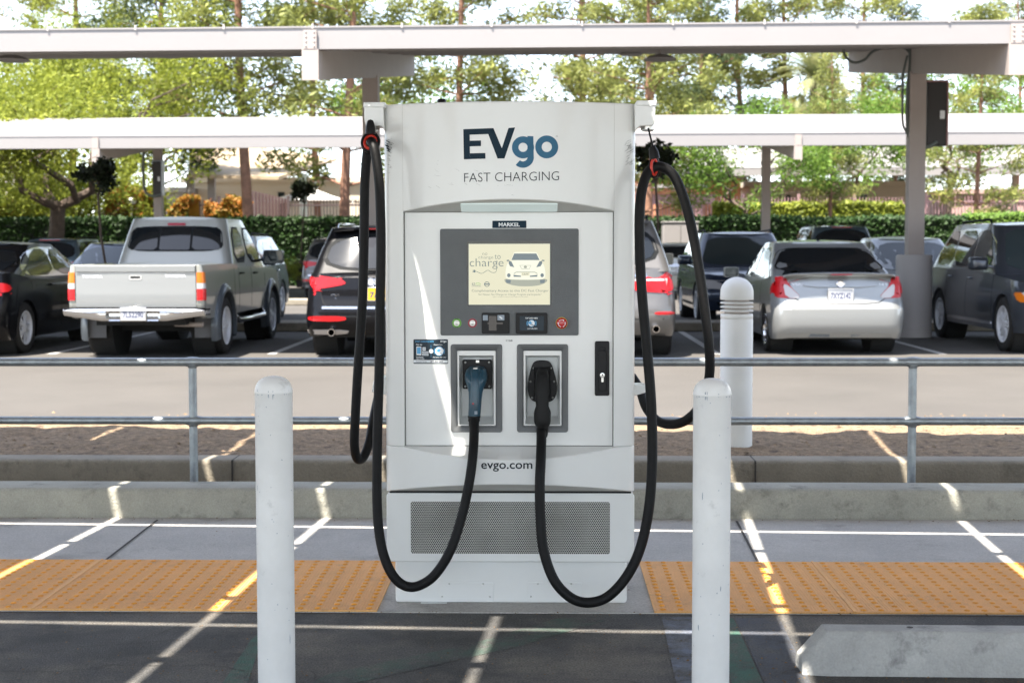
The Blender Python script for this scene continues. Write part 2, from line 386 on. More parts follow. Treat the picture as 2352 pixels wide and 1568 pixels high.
# ---- tactile paving: every mat is one thing
def tactile(x0, x1, slant0=0, slant1=0, label='', y0=YA-.004, y1=YT):
    t = thing('tactile_mat', label, 'tactile paving', ((x0+x1)/2, y0, .0045), 'yellow tactile mats on the walkway')
    cx = (x0+x1)/2; mb = MB(); W_ = x1-x0
    mb.hexa([(x0-cx,0,0),(x1-cx,0,0),(x1-cx+slant1,y1-y0,0),(x0-cx+slant0,y1-y0,0),(x0-cx,0,.006),(x1-cx,0,.006),(x1-cx+slant1,y1-y0,.006),(x0-cx+slant0,y1-y0,.006)])
    mb.build('mat', 'tactile', t, smooth=False)
    gb = MB()
    q = x0+.012
    while q < x1-.008:          # fine ribs
        gb.box(q-cx-.0015, q-cx+.0015, .004, y1-y0-.004, .006, .0078); q += .0121
    gb.build('rib', 'tactile', t, smooth=False)
    t_ = LASTO[0]; t_['kind'] = 'stuff'
    db = MB(); nxd = int((W_-.03)/.0605); nyd = 15; dx = W_/nxd
    for i in range(nxd):
        for j in range(nyd):
            x = x0 - cx + dx*(i+.5); y = (y1-y0)*(j+.5)/nyd
            db.lathe([(.0125,.0065),(.0118,.0085),(.009,.0108),(.005,.0117),(0,.0119)], (x,y,0), 9)
    o = db.build('dome', 'tactile_dome', t, ang=70); o['kind'] = 'stuff'
    return t
xr = G(868,1402).x
xj = G(72,1405).x
tactile(xj+.006, xr, label='wide orange tactile mat directly left of the charging station')
tactile(xj-1.22, xj-.006, label='orange tactile mat cut by the left edge of the photo')
xl2 = G(1503,1408).x; xj2 = G(1962,1409).x
tactile(xl2, xj2-.006, label='orange tactile mat directly right of the charging station, behind the white bollard')
tactile(xj2+.006, xj2+1.22, label='orange tactile mat at the right edge of the photo behind the parking block')
mb = MB()
for x in (xj, xj2): mb.box(x-.005, x+.005, YA-.004, YT, .004, .0135)
tag(mb.build('edge_strip', 'tactile', smooth=False), kind='structure')

# ---- worn paint on the near asphalt
def paintmat(name, col, lo, hi):
    m = MATS['asphalt_near'].copy(); m.name = name; MATS[name] = m
    nt = m.node_tree; b = nt.nodes['Principled BSDF']; src = b.inputs['Base Color'].links[0].from_socket
    n = nt.nodes.new('ShaderNodeTexNoise'); n.inputs['Scale'].default_value = 9; n.inputs['Detail'].default_value = 12; n.inputs['Roughness'].default_value = .75
    tc = nt.nodes.new('ShaderNodeTexCoord'); nt.links.new(tc.outputs['Object'], n.inputs['Vector'])
    r = nt.nodes.new('ShaderNodeMapRange'); r.inputs[1].default_value = lo; r.inputs[2].default_value = hi
    mx = nt.nodes.new('ShaderNodeMix'); mx.data_type = 'RGBA'
    nt.links.new(n.outputs['Fac'], r.inputs[0]); nt.links.new(r.outputs[0], mx.inputs[0]); nt.links.new(src, mx.inputs[6])
    mx.inputs[7].default_value = (*col, 1); nt.links.new(mx.outputs[2], b.inputs['Base Color'])
paintmat('green_line', (.045,.12,.088), .34, .60); paintmat('blue_line', (.15,.175,.23), .40, .62); paintmat('grey_patch', (.07,.08,.105), .35, .65)
paintmat('green_faint', (.04,.10,.07), .42, .75)
def road_mark(px, m, z=.0012):
    mb = MB(); pts = [G(x, y, z) for x, y in px]; mb.add([(p.x,p.y,z) for p in pts], [tuple(range(len(pts)))])
    return tag(mb.build('road_marking', m, smooth=False), kind='structure')
road_mark([(490,1600),(560,1600),(608,1440),(575,1470)], 'green_line')
road_mark([(640,1600),(850,1560),(1195,1482),(1390,1424),(1290,1416),(1080,1478),(760,1545)], 'green_faint')
False and road_mark([(820,1530),(1200,1570),(1170,1540),(700,1462),(690,1480)], 'grey_patch', .006)
road_mark([(1520,1416),(1592,1416),(1640,1600),(1560,1600)], 'blue_line')
road_mark([(1640,1418),(1684,1418),(1768,1600),(1690,1600)], 'green_line')
road_mark([(1688,1418),(1790,1418),(1880,1600),(1772,1600)], 'grey_patch')
mb = MB(); rnd = random.Random(21)
for (x_, y_, n_, hd) in ((90,1500,26,.1),(-10,1545,40,.05),(700,1540,34,-.1),(1230,1470,22,.35),(1330,1560,24,.0),(300,1480,16,1.2),(1800,1545,14,.8)):
    p = G(x_, y_); a_ = hd
    for k in range(n_):
        a_ += rnd.gauss(0,.28) + (hd-a_)*.2; q = p + Vector((math.cos(a_), math.sin(a_), 0))*.022; w_ = rnd.uniform(.0008,.0026); nrm = Vector((-math.sin(a_), math.cos(a_), 0))*w_
        mb.quad((p.x-nrm.x,p.y-nrm.y,.0024),(q.x-nrm.x,q.y-nrm.y,.0024),(q.x+nrm.x,q.y+nrm.y,.0024),(p.x+nrm.x,p.y+nrm.y,.0024)); p = q
tag(mb.build('asphalt_crack', 'joint', smooth=False), kind='structure')
# stripes of the far lot
mb = MB()
def lot_line(x0, y0, x1, y1, w=.05, z=.004):
    d = Vector((y1-y0, -(x1-x0), 0)).normalized()*w
    mb.quad((x0-d.x,y0-d.y,z),(x0+d.x,y0+d.y,z),(x1+d.x,y1+d.y,z),(x1-d.x,y1-d.y,z))
for k in range(-6, 8):
    x = -.65 + k*2.87
    lot_line(x, 18.2, x, 23.2); lot_line(x, 24.3, x, 29.5); lot_line(x, 37, x, 42)
tag(mb.build('road_marking', 'paint_white', smooth=False), kind='structure')
# low island kerbs beyond the first row of cars
mb = MB()
for (a, b, c, d) in ((-14,14,23.3,24.3),(-14,-5.5,34,34.9),(-4,14,46.5,48.5)):
    mb.box(a, b, c, d, 0, .14)
tag(mb.build('kerb', 'concrete_kerb_dark', bevel=.02), kind='structure')
# litter and grit
mb = MB(); rnd = random.Random(3)
def bit(x, y, s, z=0.0):
    a = rnd.uniform(0, 6.28); c_, s_ = math.cos(a)*s, math.sin(a)*s; h = s*rnd.uniform(.3,.8)
    mb.add([(x-c_,y-s_,z),(x+s_*.6,y-c_*.6,z),(x+c_,y+s_,z+h*.3),(x-s_*.6,y+c_*.6,z),(x,y,z+h)], [(0,1,4),(1,2,4),(2,3,4),(3,0,4),(0,3,2,1)])
for _ in range(420):
    p = G(rnd.uniform(-20,2372), rnd.uniform(1412,1568)); bit(p.x, p.y, rnd.uniform(.0012,.005), .001)
for _ in range(120):
    p = G(rnd.uniform(1550,2372), rnd.uniform(1500,1568)); bit(p.x, p.y, rnd.uniform(.002,.008), .001)
for _ in range(260):
    bit(rnd.uniform(-3.2,3.2), rnd.choice((rnd.uniform(5.19,5.24), rnd.uniform(7.0,7.08))), rnd.uniform(.002,.007), .006)
for _ in range(60): bit(rnd.uniform(-3,3), rnd.uniform(5.35,7.1), rnd.uniform(.0015,.005), .012)
tag(mb.build('litter', 'litter', smooth=False, fix=False), 'scattered brown leaf crumbs and grit on the asphalt and walkway', 'litter', kind='stuff')
mb = MB()
for _ in range(900):
    x = rnd.uniform(-5,5.4); y = rnd.uniform(8.9,11.1); bit(x, y, rnd.uniform(.006,.022), .07)
tag(mb.build('soil_clod', 'soil', smooth=False, fix=False), 'crumbs and clods of brown soil lying on the planting strip', 'soil clods', kind='stuff')

# ================================================================== parking block, bollards, railing
pb = thing('parking_block', 'grey concrete parking block lying on the asphalt at the lower right', 'parking block', (0,0,0))
a = G(1852,1535); x0 = a.x; yb = G(2000,1553).y
mb = MB(); hh = .137; ln = 1.83; yf, yk = yb, yb+.155
sec = [(yf,0),(yf+.008,.05),(yf+.028,hh-.012),(yf+.036,hh),(yf+.12,hh),(yf+.128,hh-.012),(yk-.006,.05),(yk,0)]
xs = [(x0-.025,.35),(x0-.02,.38),(x0+.055,1.0),(x0+.075,1.0)] + [(x0+.075+(ln-.15)*i/12,1.0) for i in range(1,13)] + [(x0+ln,.4)]
vs=[];fs=[];n=len(sec)
for i,(x,s_) in enumerate(xs):
    for (y,z) in sec:
        top = z > .06
        xx = x; zz = z*s_ if top else z*min(1,s_*1.4)
        yy = y
        if s_ < 1: yy = (yf+yk)/2 + (y-(yf+yk)/2)*.86
        vs.append((xx-x0, yy-yf + (x-x0)*-.012, zz))
for i in range(len(xs)-1):
    for j in range(n-1): fs.append((i*n+j,(i+1)*n+j,(i+1)*n+j+1,i*n+j+1))
fs.append(tuple(range(n))[::-1]); fs.append(tuple((len(xs)-1)*n+j for j in range(n)))
mb.add(vs,fs); pb.location = (x0,yf,.001)
mb.build('block', 'concrete_stop', pb, bevel=.008)
for x_ in (.33, 1.5): mb = MB(); mb.lathe([(.0,.1375),(.011,.1382)], (x_,.076,0), 12); mb.build('pin_hole', 'joint', pb)

def bollard(px, top, label):
    Y = 4.28; p = P(px, top, Y); R_ = .0567; H = p.z
    t = thing('bollard', label, 'bollard', (p.x, Y, 0), 'white pipe bollards in front of the charging station')
    prof = [(R_,0),(R_,H*.3),(R_,H*.6),(R_,H-.052),(R_+.0012,H-.05),(R_+.0008,H-.046)]
    for k in range(1, 9):
        a = rad(90*k/8); prof.append((max(0,(R_)*math.cos(a)**.8), H-.046+.046*math.sin(a)))
    prof[-1] = (0, H)
    mb = MB(); mb.lathe(prof, (0,0,0), 40)
    mb.build('pipe', 'bollard_paint', t)
    rn = random.Random(int(px)); cb = MB()   # chipped paint: thin flakes standing on the pipe
    for _ in range(60):
        a = rad(rn.uniform(195,345)); z = rn.choice((rn.uniform(.1,H-.06), H-.05+rn.uniform(-.003,.003))); w = rn.uniform(.0007,.0024); h = rn.choice((rn.uniform(.001,.003), rn.uniform(.004,.02) if rn.random() < .3 else .002))
        pts = []
        for q in range(7):
            b = 2*math.pi*q/7; rr = rn.uniform(.6,1); aa = a + w*math.cos(b)*rr/R_
            pts.append(((R_+.0004)*math.cos(aa), (R_+.0004)*math.sin(aa), z+h*math.sin(b)*rr))
        cb.add(pts, [tuple(range(7))])
    cb.build('paint_chips', 'sticker_grey', t, fix=False)
    cb_ = LASTO[0]; cb_['kind'] = 'stuff'
    return t
bollard(628, 863, 'chipped white pipe bollard standing left of the charging station')
bollard(1636, 868, 'chipped white pipe bollard standing right of the charging station')

# louvred lamp bollard
p = P(1690, 1030, 9.23)
lb = thing('lamp_bollard', 'off-white louvred lamp bollard with a domed top on the soil strip', 'bollard light', (p.x, 9.23, .055))
s = 354.; R_ = .1045
zt = lambda y: P(1690, y, 9.23).z-.055
mb = MB(); mb.lathe([(R_,0),(R_,zt(733)),(R_-.002,zt(732)),(R_-.002,zt(731)),(R_,zt(730)),(R_,zt(722)),(R_-.004,zt(720)),(.08,zt(720))], (0,0,0), 40); mb.build('shaft', 'lamp_bollard_paint', lb)
mb = MB(); mb.lathe([(.078,zt(721)),(.078,zt(685))], (0,0,0), 24); mb.build('lamp_core', 'post_tan', lb)
for y in (712, 703, 694): mb = MB(); mb.lathe([(.07,zt(y+4)),(R_+.001,zt(y+3)),(R_+.002,zt(y+1)),(R_-.004,zt(y-1)),(.07,zt(y-3))], (0,0,0), 40, cap=False); mb.build('louvre', 'lamp_bollard_paint', lb)
mb = MB(); pr = [(.06,zt(687)),(R_+.001,zt(688)),(R_+.003,zt(686)),(R_+.002,zt(676))]
for k in range(1, 10):
    a = rad(90*k/9); pr.append(((R_+.002)*math.cos(a), zt(672)+(zt(636)-zt(672))*math.sin(a)))
pr[-1] = (0, zt(636)); mb.lathe(pr, (0,0,0), 40); mb.build('dome_cap', 'lamp_bollard_paint', lb)
mb = MB(); mb.lathe([(.16,-.06),(.165,-.02),(.15,0),(.1,.004),(0,.004)], (.03,-.02,0), 14); mb.build('footing', 'concrete_kerb', lb)

# pipe railing
YR = 8.0; rr = .0245
rl = thing('railing', 'galvanised two-rail pipe railing behind the charging station', 'railing', (0,YR,0))
zt1 = P(1176,831,YR).z; zt2 = P(1176,966,YR).z
mb = MB(); mb.tube([(-9,0,zt1),(9,0,zt1)], rr, 20); mb.build('top_rail', 'galvanised', rl)
mb = MB(); mb.tube([(-9,0,zt2),(9,0,zt2)], rr*.93, 20); mb.build('bottom_rail', 'galvanised', rl)
for px in (443, 2096):
    x = P(px, 900, YR).x
    for xx in ((x,) if px == 443 else (x,)):
        mb = MB(); mb.tube([(xx,0,-.29),(xx,0,zt1)], rr*.95, 20)
        for z in (zt1, zt2): mb.lathe([(rr*.95,z-.035),(rr*1.12,z-.024),(rr*1.25,z-.012)], (xx,0,0), 20); mb.tube([(xx-.045,0,z),(xx-.03,0,z),(xx,0,z),(xx+.03,0,z),(xx+.045,0,z)], [rr*.95,rr*1.1,rr*1.2,rr*1.1,rr*.95], 20)
        mb.build('post', 'galvanised', rl)
mb = MB(); x = P(1270,900,YR).x; mb.tube([(x,0,-.29),(x,0,zt1)], rr*.95, 20); mb.build('post', 'galvanised', rl)

# ================================================================== canopies
def canopy(label, Yf, Yb, x0, x1, zbot, ztop, t, beams, colY, beam_d=.37, lamps=(), rz=0.0):
    """monoslope solar canopy; rises by t per metre away from the camera"""
    c = thing('solar_canopy', label, 'canopy', ((x0+x1)/2, Yf, 0), 'white solar canopies over the parking rows', rz); cx = (x0+x1)/2
    L = Yb-Yf; z0 = zbot; zt = ztop
    mb = MB(); mb.box(x0-cx, x1-cx, 0, .16, z0, zt-.02); mb.box(x0-cx,x1-cx,-.012,.18,zt-.0199,zt); mb.build('fascia', 'roof_white', c, smooth=False)
    mb = MB(); mb.hexa([(x0-cx,.161,zt-.06+.161*t),(x1-cx,.161,zt-.06+.161*t),(x1-cx,L,zt-.06+L*t),(x0-cx,L,zt-.06+L*t),(x0-cx,.161,zt+.161*t),(x1-cx,.161,zt+.161*t),(x1-cx,L,zt+L*t),(x0-cx,L,zt+L*t)])
    mb.build('roof_deck', 'roof_white', c, smooth=False)
    k = x0 + .4
    while k < x1 and Yf < 30:
        if -9.5 < k < 7.5: mb = MB(); mb.box(k-cx-.012, k-cx+.012, -.02, -.0125, zt-.03, zt+.03); mb.build('seam_clip', 'canopy_grey', c, smooth=False)
        k += 1.07
    mb = MB()
    for q in (.8, 2.6, 4.4, 6.2, 8.0, 9.8):
        if q < L-.3: mb.box(x0-cx, x1-cx, q, q+.09, zt-.26+q*t, zt-.0601+q*t)
    mb.build('purlin', 'canopy_grey', c, smooth=False)
    for bx in beams:
        b0 = z0-beam_d
        mb = MB(); w = .10
        za = z0-.002; 
        mb.hexa([(bx-w-cx,-.03,b0),(bx+w-cx,-.03,b0),(bx+w-cx,L-.6,b0+(L-.6)*t),(bx-w-cx,L-.6,b0+(L-.6)*t),
                 (bx-w-cx,-.03,za),(bx+w-cx,-.03,za),(bx+w-cx,L-.6,za+.19+(L-.6)*t),(bx-w-cx,L-.6,za+.19+(L-.6)*t)])
        mb.box(bx-w*.8-cx, bx+w*.8-cx, -.035, -.0005, z0, zt-.05)
        mb.build('beam', 'post_tan', c, smooth=False)
        for q in range(4):
            for s_ in (-.05,.05):
                if Yf < 30 and -5 < bx < 8: fb = MB(); fb.lathe([(.012,-.045),(.012,-.036)], (bx+s_-cx,0,z0+.04+q*.055), 8, 'y'); fb.build('bolt', 'canopy_grey', c)
        mb = MB(); cy = colY-Yf; mb.box(bx-.12-cx, bx+.12-cx, cy-.12, cy+.12, 0, b0+cy*t+.02); mb.build('column', 'post_tan', c, smooth=False)
        if Yf < 30:
            mb = MB(); mb.lathe([(.27,0),(.27,1.23),(.255,1.25),(0,1.25)], (bx-cx,cy,0), 32); mb.build('column_base', 'canopy_grey', c)
    return c
c2x = [-2.79, 5.52]
canopy('nearest white solar canopy whose fascia crosses the top of the photo', 17.04, 27.6, -16, 14.2, P(1176,110,17.04).z, P(1176,57,17.04).z, .125, c2x+[-10.98, 13.9], 22.0, rz=rad(-1.4))
canopy('second white solar canopy, seen behind the top of the charging station', 36, 47, -33, 29, P(1176,337,36).z, P(1176,308,36).z, .133, [-11.4,-2.55,6.35,15.25], 41.6, .35, rz=rad(-.7))
canopy('farthest white solar canopy, half hidden by pines on the right', 70, 82, P(1500,400,70).x, 46, P(1900,403,70).z, P(1900,385,70).z, .15, [12.5,24.5], 75, .3)
# saucer lamps under the nearest canopy
def canopy_lamp(px, py, w, Y, label):
    p = P(px, py, Y); r = w/2/(F/Y)
    t = thing('canopy_lamp', label, 'lamp', (p.x, Y, p.z), 'round lamps under the nearest canopy')
    mb = MB(); mb.lathe([(0,.075),(r*.35,.07),(r*.7,.045),(r,.0),(r*.97,-.008)], (0,0,0), 28); mb.build('shade', 'canopy_grey', t)
    mb = MB(); mb.lathe([(r*.9,.0),(0,-.003)], (0,0,0), 24); mb.build('lens', 'sticker_grey', t)
    mb = MB(); mb.tube([(0,0,.07),(0,0,.45)], .02, 8); mb.build('stem', 'canopy_grey', t)
canopy_lamp(28,139,82,21.0,'round grey lamp under the canopy at the left edge of the photo')
canopy_lamp(389,130,62,24.5,'round dark lamp under the canopy above the silver pickup')
canopy_lamp(1449,126,52,25,'smaller dark lamp of the pair under the canopy right of the charger')
canopy_lamp(1516,137,76,21,'larger grey lamp of the pair under the canopy right of the charger')
# inverter boxes and conduits on the columns
def inverter(bx, colY, s_, pbox, label, hoses, lid='wall_mauve'):
    t = thing('inverter_box', label, 'inverter', (bx, colY, 0), 'inverter boxes on the canopy columns')
    (xa, ya), (xb, yb_) = pbox; a = P(xa, ya, colY); b = P(xb, yb_, colY)
    ox, oz = a.x-bx, b.z
    mb = MB(); mb.box(a.x-bx, b.x-bx, -.17, .14, b.z, a.z); mb.build('housing', 'box_black', t, bevel=.01)
    mb = MB(); mb.box(a.x-bx-.01, b.x-bx+.02, -.18, .16, a.z, a.z+.03); mb.box(b.x-bx, b.x-bx+.025, -.18, .15, b.z, a.z-.001); mb.build('cover', lid, t, smooth=False)
    mb = MB(); mb.box(b.x-bx-.10, b.x-bx-.03, -.178, -.17, b.z+(a.z-b.z)*.42, b.z+(a.z-b.z)*.55); mb.build('notice', 'sticker_white', t, smooth=False)
    mb = MB()
    for h, r in hoses:
        pts = [P(x, y, colY-.17) for x, y in h]; mb.tube(catmull([(q.x-bx, q.y-colY, q.z) for q in pts], 6), r, 10)
    mb.build('conduit', 'hose', t)
    return t
inverter(5.64, 22.0, 0, ((2124,192),(2166,336)), 'black inverter box with looping conduits on the right-hand canopy column', [
  ([(2090,105),(2091,150),(2086,200),(2084,270),(2088,312),(2104,334),(2130,338),(2152,326)], .03),
  ([(2084,128),(2074,175),(2073,235),(2074,285),(2086,310)], .018), ([(2095,108),(2098,190),(2096,290)], .026),
  ([(1936,105),(1942,130),(1962,144),(1985,138),(2006,118),(2040,108),(2075,110),(2090,122)], .02)])
inverter(-11.35, 41.6, 0, ((353,372),(374,449)), 'small black inverter box on the canopy column behind the silver pickup', [([(330,345),(329,400),(334,440),(352,450),(370,448)], .04)], 'sticker_grey')

# canopy above the camera: its gaps let the sun stripes through
ZB, T4 = 3.35, .125
ROT = rad(-2.3)
oc = thing('solar_canopy', 'solar canopy overhead above the charging station, outside the frame', 'canopy', (0,0,0), 'white solar canopies over the parking rows')
def proj_up(x, y):  # ground point -> point of the canopy plane the sunlight came through
    z = (ZB + T4*y)/(1+T4*SK); return (x-SA*z, y-SK*z, z)
cr, sr = math.cos(ROT), math.sin(ROT)
def rot_pt(u, v): return (u*cr - v*sr, u*sr + v*cr)
def unrot(x, y): return (x*cr + y*sr, -x*sr + y*cr)
gl = [unrot(*proj_up(G(px,1447).x, G(px,1447).y)[:2]) for px in (448,1125,1812)]
ug = sum(g[0] - (i-1)*1.06*1.0 for i, g in enumerate(gl))/3; du = (gl[2][0]-gl[0][0])/2
v1 = unrot(*proj_up(0, G(1176,1447).y)[:2])[1]; v2 = unrot(*proj_up(0, G(1176,1217).y)[:2])[1]; dv = v2-v1
gu, gv = .020, .026
def slab(mb, u0, u1, w0, w1, dz0, dz1, two=False):
    ps = []
    for dz in (dz0, dz1):
        for (u, v) in ((u0,w0),(u1,w0),(u1,w1),(u0,w1)):
            x, y = rot_pt(u, v); ps.append((x, y, ZB+T4*y+dz))
    mb.hexa(ps)
    if two: mb.mi[-5] = 1
vlast = v1 + dv*round((unrot(0, 8.3)[1]-v1)/dv)
vcut = unrot(*proj_up(0, 9.97)[:2])[1]; vlast = v1 + dv*math.ceil((vcut-v1)/dv)
rows = [(vlast-dv*(k+1), min(vcut, vlast-dv*k)) for k in range(7)]; rows[0] = rows[0] if rows[0][1]-rows[0][0] > .2 else rows[1]
for r_, (a, b) in enumerate(rows):
    mb = MB()
    for k in range(-12, 12):
        slab(mb, gl[1][0]+du*k+gu, gl[1][0]+du*(k+1)-gu, a+(gv*.85 if abs(a-v1-2*dv) > .1 else -.001), b-(gv*.85 if abs(b-v1-2*dv) > .1 else .001), 0, .04, True)
    o = mb.build('panel_row', ['backsheet', 'panel_dark'], oc, smooth=False, fix=False)
mb = MB()
for (a, b) in rows:
    for q in (.36, dv-.40): slab(mb, -13, 13, a+q-.02, a+q+.02, -.08, -.002)
mb.build('purlin', 'canopy_grey', oc, smooth=False)
mb = MB()
# added blocker under the gap over the charger: keeps sun off its lower part
a0 = unrot(*proj_up(0, 5.30)[:2])[1]; a1 = unrot(*proj_up(0, 5.545)[:2])[1]
slab(mb, gl[1][0]-.12, gl[1][0]+.12, a0, a1, -.3, -.22)
mb.build('stripe_blocker', 'canopy_grey', oc, smooth=False)
mb = MB(); a0 = unrot(*proj_up(0, 5.92)[:2])[1]; a1 = unrot(*proj_up(0, 6.32)[:2])[1]; slab(mb, gl[1][0]-.12, gl[1][0]+.12, a0, a1, -.3, -.121); mb.build('stripe_blocker', 'canopy_grey', oc, smooth=False)  # second added blocker: cuts the sun streak off the charger's top
mb = MB()
for bx in (-4.6, 3.9): slab(mb, bx-.1, bx+.1, rows[-1][0], rows[0][1]-.5, -.6, -.121)
mb.build('beam', 'post_tan', oc, smooth=False)
mb = MB()
for bx in (-4.6, 3.9): x, y = rot_pt(bx, .9); mb.box(x-.12, x+.12, y-.12, y+.12, 0, ZB+T4*y-.55)
mb.build('column', 'post_tan', oc, smooth=False)
# ================================================================== charging station
YF = 5.57; DY = -.215                       # flat front plane of the cabinet is at YF+DY
BX = P(1172, 1385, YF+DY).x
ch = thing('charging_station', 'tall white fast charging station with a lit screen and two holstered plugs', 'charger', (BX, YF+DY, 0))
def c(px, py, Y=YF):
    p = P(px, py, Y+DY); return Vector((p.x-BX, p.y-YF-DY, p.z))
HW = c(1458, 800).x                         # half width
def bow(x):                                 # the moulded skin bows forward in plan
    k = -.12*(1-(x/HW)**2) - .006
    e = abs(x) - (HW-.022)
    if e > 0: k += .022 - math.sqrt(max(0, .022**2 - min(e, .022)**2))
    return k
def skin(name, x0, x1, zl, zh, m='white_paint', zback_lo=None, zback_hi=None, yb=.08, ybl=None, n=40, extra=None, nz=3, off=0.0, parent=None, lowmat=None):
    """closed shell whose front follows bow(); zl, zh are functions of x. zback_*: height where the lower / upper lip meets y = yb"""
    xs = [x0+(x1-x0)*i/n for i in range(n+1)]
    mb = MB(); cols = []; vs = []; fs = []
    for x in xs:
        y = bow(x)+off; a, b = zl(x), zh(x)
        col = [(x, max(yb if ybl is None else ybl, y+.001), zback_lo if zback_lo is not None else a), (x, y+.004, a), (x, y, a+.004)]
        for k in range(1, nz): col.append((x, y, a+(b-a)*k/nz))
        col += [(x, y, b-.004), (x, y+.004, b), (x, max(yb, y+.001), zback_hi if zback_hi is not None else b)]
        cols.append(col)
    m_ = len(cols[0])
    for col in cols: vs += col
    for i in range(n):
        for j in range(m_-1): fs.append((i*m_+j, (i+1)*m_+j, (i+1)*m_+j+1, i*m_+j+1))
        fs.append((i*m_+m_-1, (i+1)*m_+m_-1, (i+1)*m_, i*m_))
    fs.append(tuple(range(m_))); fs.append(tuple(n*m_+j for j in range(m_))[::-1])
    mb.add(vs, fs)
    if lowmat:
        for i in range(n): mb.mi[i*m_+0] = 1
        return mb.build(name, [m, lowmat], parent or ch, ang=30)
    return mb.build(name, m, parent or ch, ang=30)
ztop_c = c(1172, 233, 5.45).z
zt_ = lambda x: ztop_c
zrec = c(900, 488).z                         # height of the flat panel's top
zarc = lambda x: zrec + (c(1172,459,5.45).z-zrec)*(1-(x/.40)**2) if abs(x) < .40 else zrec
XL, XR = c(930,700).x, c(1408,700).x
# cabinet core
mb = MB(); mb.box(-HW+.006, HW-.006, .078, .66, c(1172,1290).z+.002, ztop_c-.012); o = mb.build('cabinet', 'white_plain', ch, bevel=.012)
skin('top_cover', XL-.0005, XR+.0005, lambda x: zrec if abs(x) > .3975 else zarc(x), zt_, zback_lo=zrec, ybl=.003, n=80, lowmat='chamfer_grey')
zs0 = c(1172,1023).z
skin('side_cover', -HW, XL-.001, lambda x: zs0+.001, zt_, n=12)
skin('side_cover', XR+.001, HW, lambda x: zs0+.001, zt_, n=12)
# lower cover: its top lip dips in the middle, its bottom lip rises
zsill = lambda x: zs0 - (zs0 - c(1172,1054,5.45).z)*(1-(x/.40)**2) if abs(x) < .40 else zs0
zb0 = c(1172,1128).z
zbl = lambda x: zb0 + (c(1172,1113,5.45).z-zb0)*(1-(x/HW)**2)
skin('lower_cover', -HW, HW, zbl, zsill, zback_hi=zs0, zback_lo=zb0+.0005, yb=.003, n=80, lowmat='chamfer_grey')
mb = MB(); mb.box(-HW+.012, HW-.012, -.001, .09, zb0-.006, zb0); mb.build('shadow_gap', 'black_plastic', ch, smooth=False)
# strip lamp on the sloping lip
a = c(1058,469,5.50); b = c(1280,486,5.565)
mb = MB(); ya, yb_ = -.088, -.026
mb.hexa([(a.x, yb_-.012, b.z-.002),(b.x, yb_-.012, b.z-.002),(b.x, yb_+.01, b.z+.004),(a.x, yb_+.01, b.z+.004),
         (a.x, ya-.012, a.z),(b.x, ya-.012, a.z),(b.x, ya+.02, a.z+.01),(a.x, ya+.02, a.z+.01)])
mb.build('strip_lamp', 'strip_light', ch, bevel=.004)
# flat door
zd0, zd1 = zs0+.0012, zrec-.001
def hole_plate(mb, x0, z0, x1, z1, holes, yf_, th):
    """rectangular plate with rectangular openings"""
    xs = sorted({x0, x1, *[h[0] for h in holes], *[h[2] for h in holes]}); zs = sorted({z0, z1, *[h[1] for h in holes], *[h[3] for h in holes]})
    for i in range(len(xs)-1):
        for j in range(len(zs)-1):
            mx, mz = (xs[i]+xs[i+1])/2, (zs[j]+zs[j+1])/2
            if any(h[0] < mx < h[2] and h[1] < mz < h[3] for h in holes): continue
            mb.quad((xs[i],yf_,zs[j]),(xs[i+1],yf_,zs[j]),(xs[i+1],yf_,zs[j+1]),(xs[i],yf_,zs[j+1]))
    for h in holes:
        mb.quad((h[0],yf_,h[1]),(h[0],yf_+th,h[1]),(h[0],yf_+th,h[3]),(h[0],yf_,h[3]))
        mb.quad((h[2],yf_,h[1]),(h[2],yf_+th,h[1]),(h[2],yf_+th,h[3]),(h[2],yf_,h[3]))
        mb.quad((h[0],yf_,h[1]),(h[2],yf_,h[1]),(h[2],yf_+th,h[1]),(h[0],yf_+th,h[1]))
        mb.quad((h[0],yf_,h[3]),(h[2],yf_,h[3]),(h[2],yf_+th,h[3]),(h[0],yf_+th,h[3]))
def rc(x0, y0, x1, y1, Y=YF):
    a = c(x0, y1, Y); b = c(x1, y0, Y); return (a.x, a.z, b.x, b.z)
H1 = rc(1061,816,1130,974); H2 = rc(1212,816,1281,974)
H1 = rc(1055,816,1134,974); H2 = rc(1207,816,1286,974)
mb = MB(); hole_plate(mb, XL+.0015, zd0, XR-.0015, zd1, [H1, H2], -.002, .03)
mb.quad((XL+.0015,-.002,zd1),(XR-.0015,-.002,zd1),(XR-.0015,.03,zd1),(XL+.0015,.03,zd1))
dr = mb.build('door', 'white_paint', ch, smooth=False)
mb = MB()                                    # dark gap round the door
mb.box(XL-.0008, XL+.0013, .0, .02, zs0, zrec); mb.box(XR-.0013, XR+.0008, .0, .02, zs0, zrec); mb.box(XL, XR, -.0028, .02, zs0-.0006, zs0+.0012)
mb.build('door_gap', 'joint', ch, smooth=False)
def plate(name, px, m, parent, y0, y1, r=.006, Y=YF, bevel=.0015):
    x0, z0, x1, z1 = rc(*px, Y=Y); mb = MB(); mb.ext(rrect(x0, z0, x1, z1, r), y0, y1); return mb.build(name, m, parent, bevel=bevel)
def disc(mb, px, py, r, y0, y1, n=24, r2=None):
    q = c(px, py); mb.lathe([(0,y0),(r2 or r,y0),(r,(y0+y1)/2),(r,y1)], (q.x,0,q.z), n, 'y')
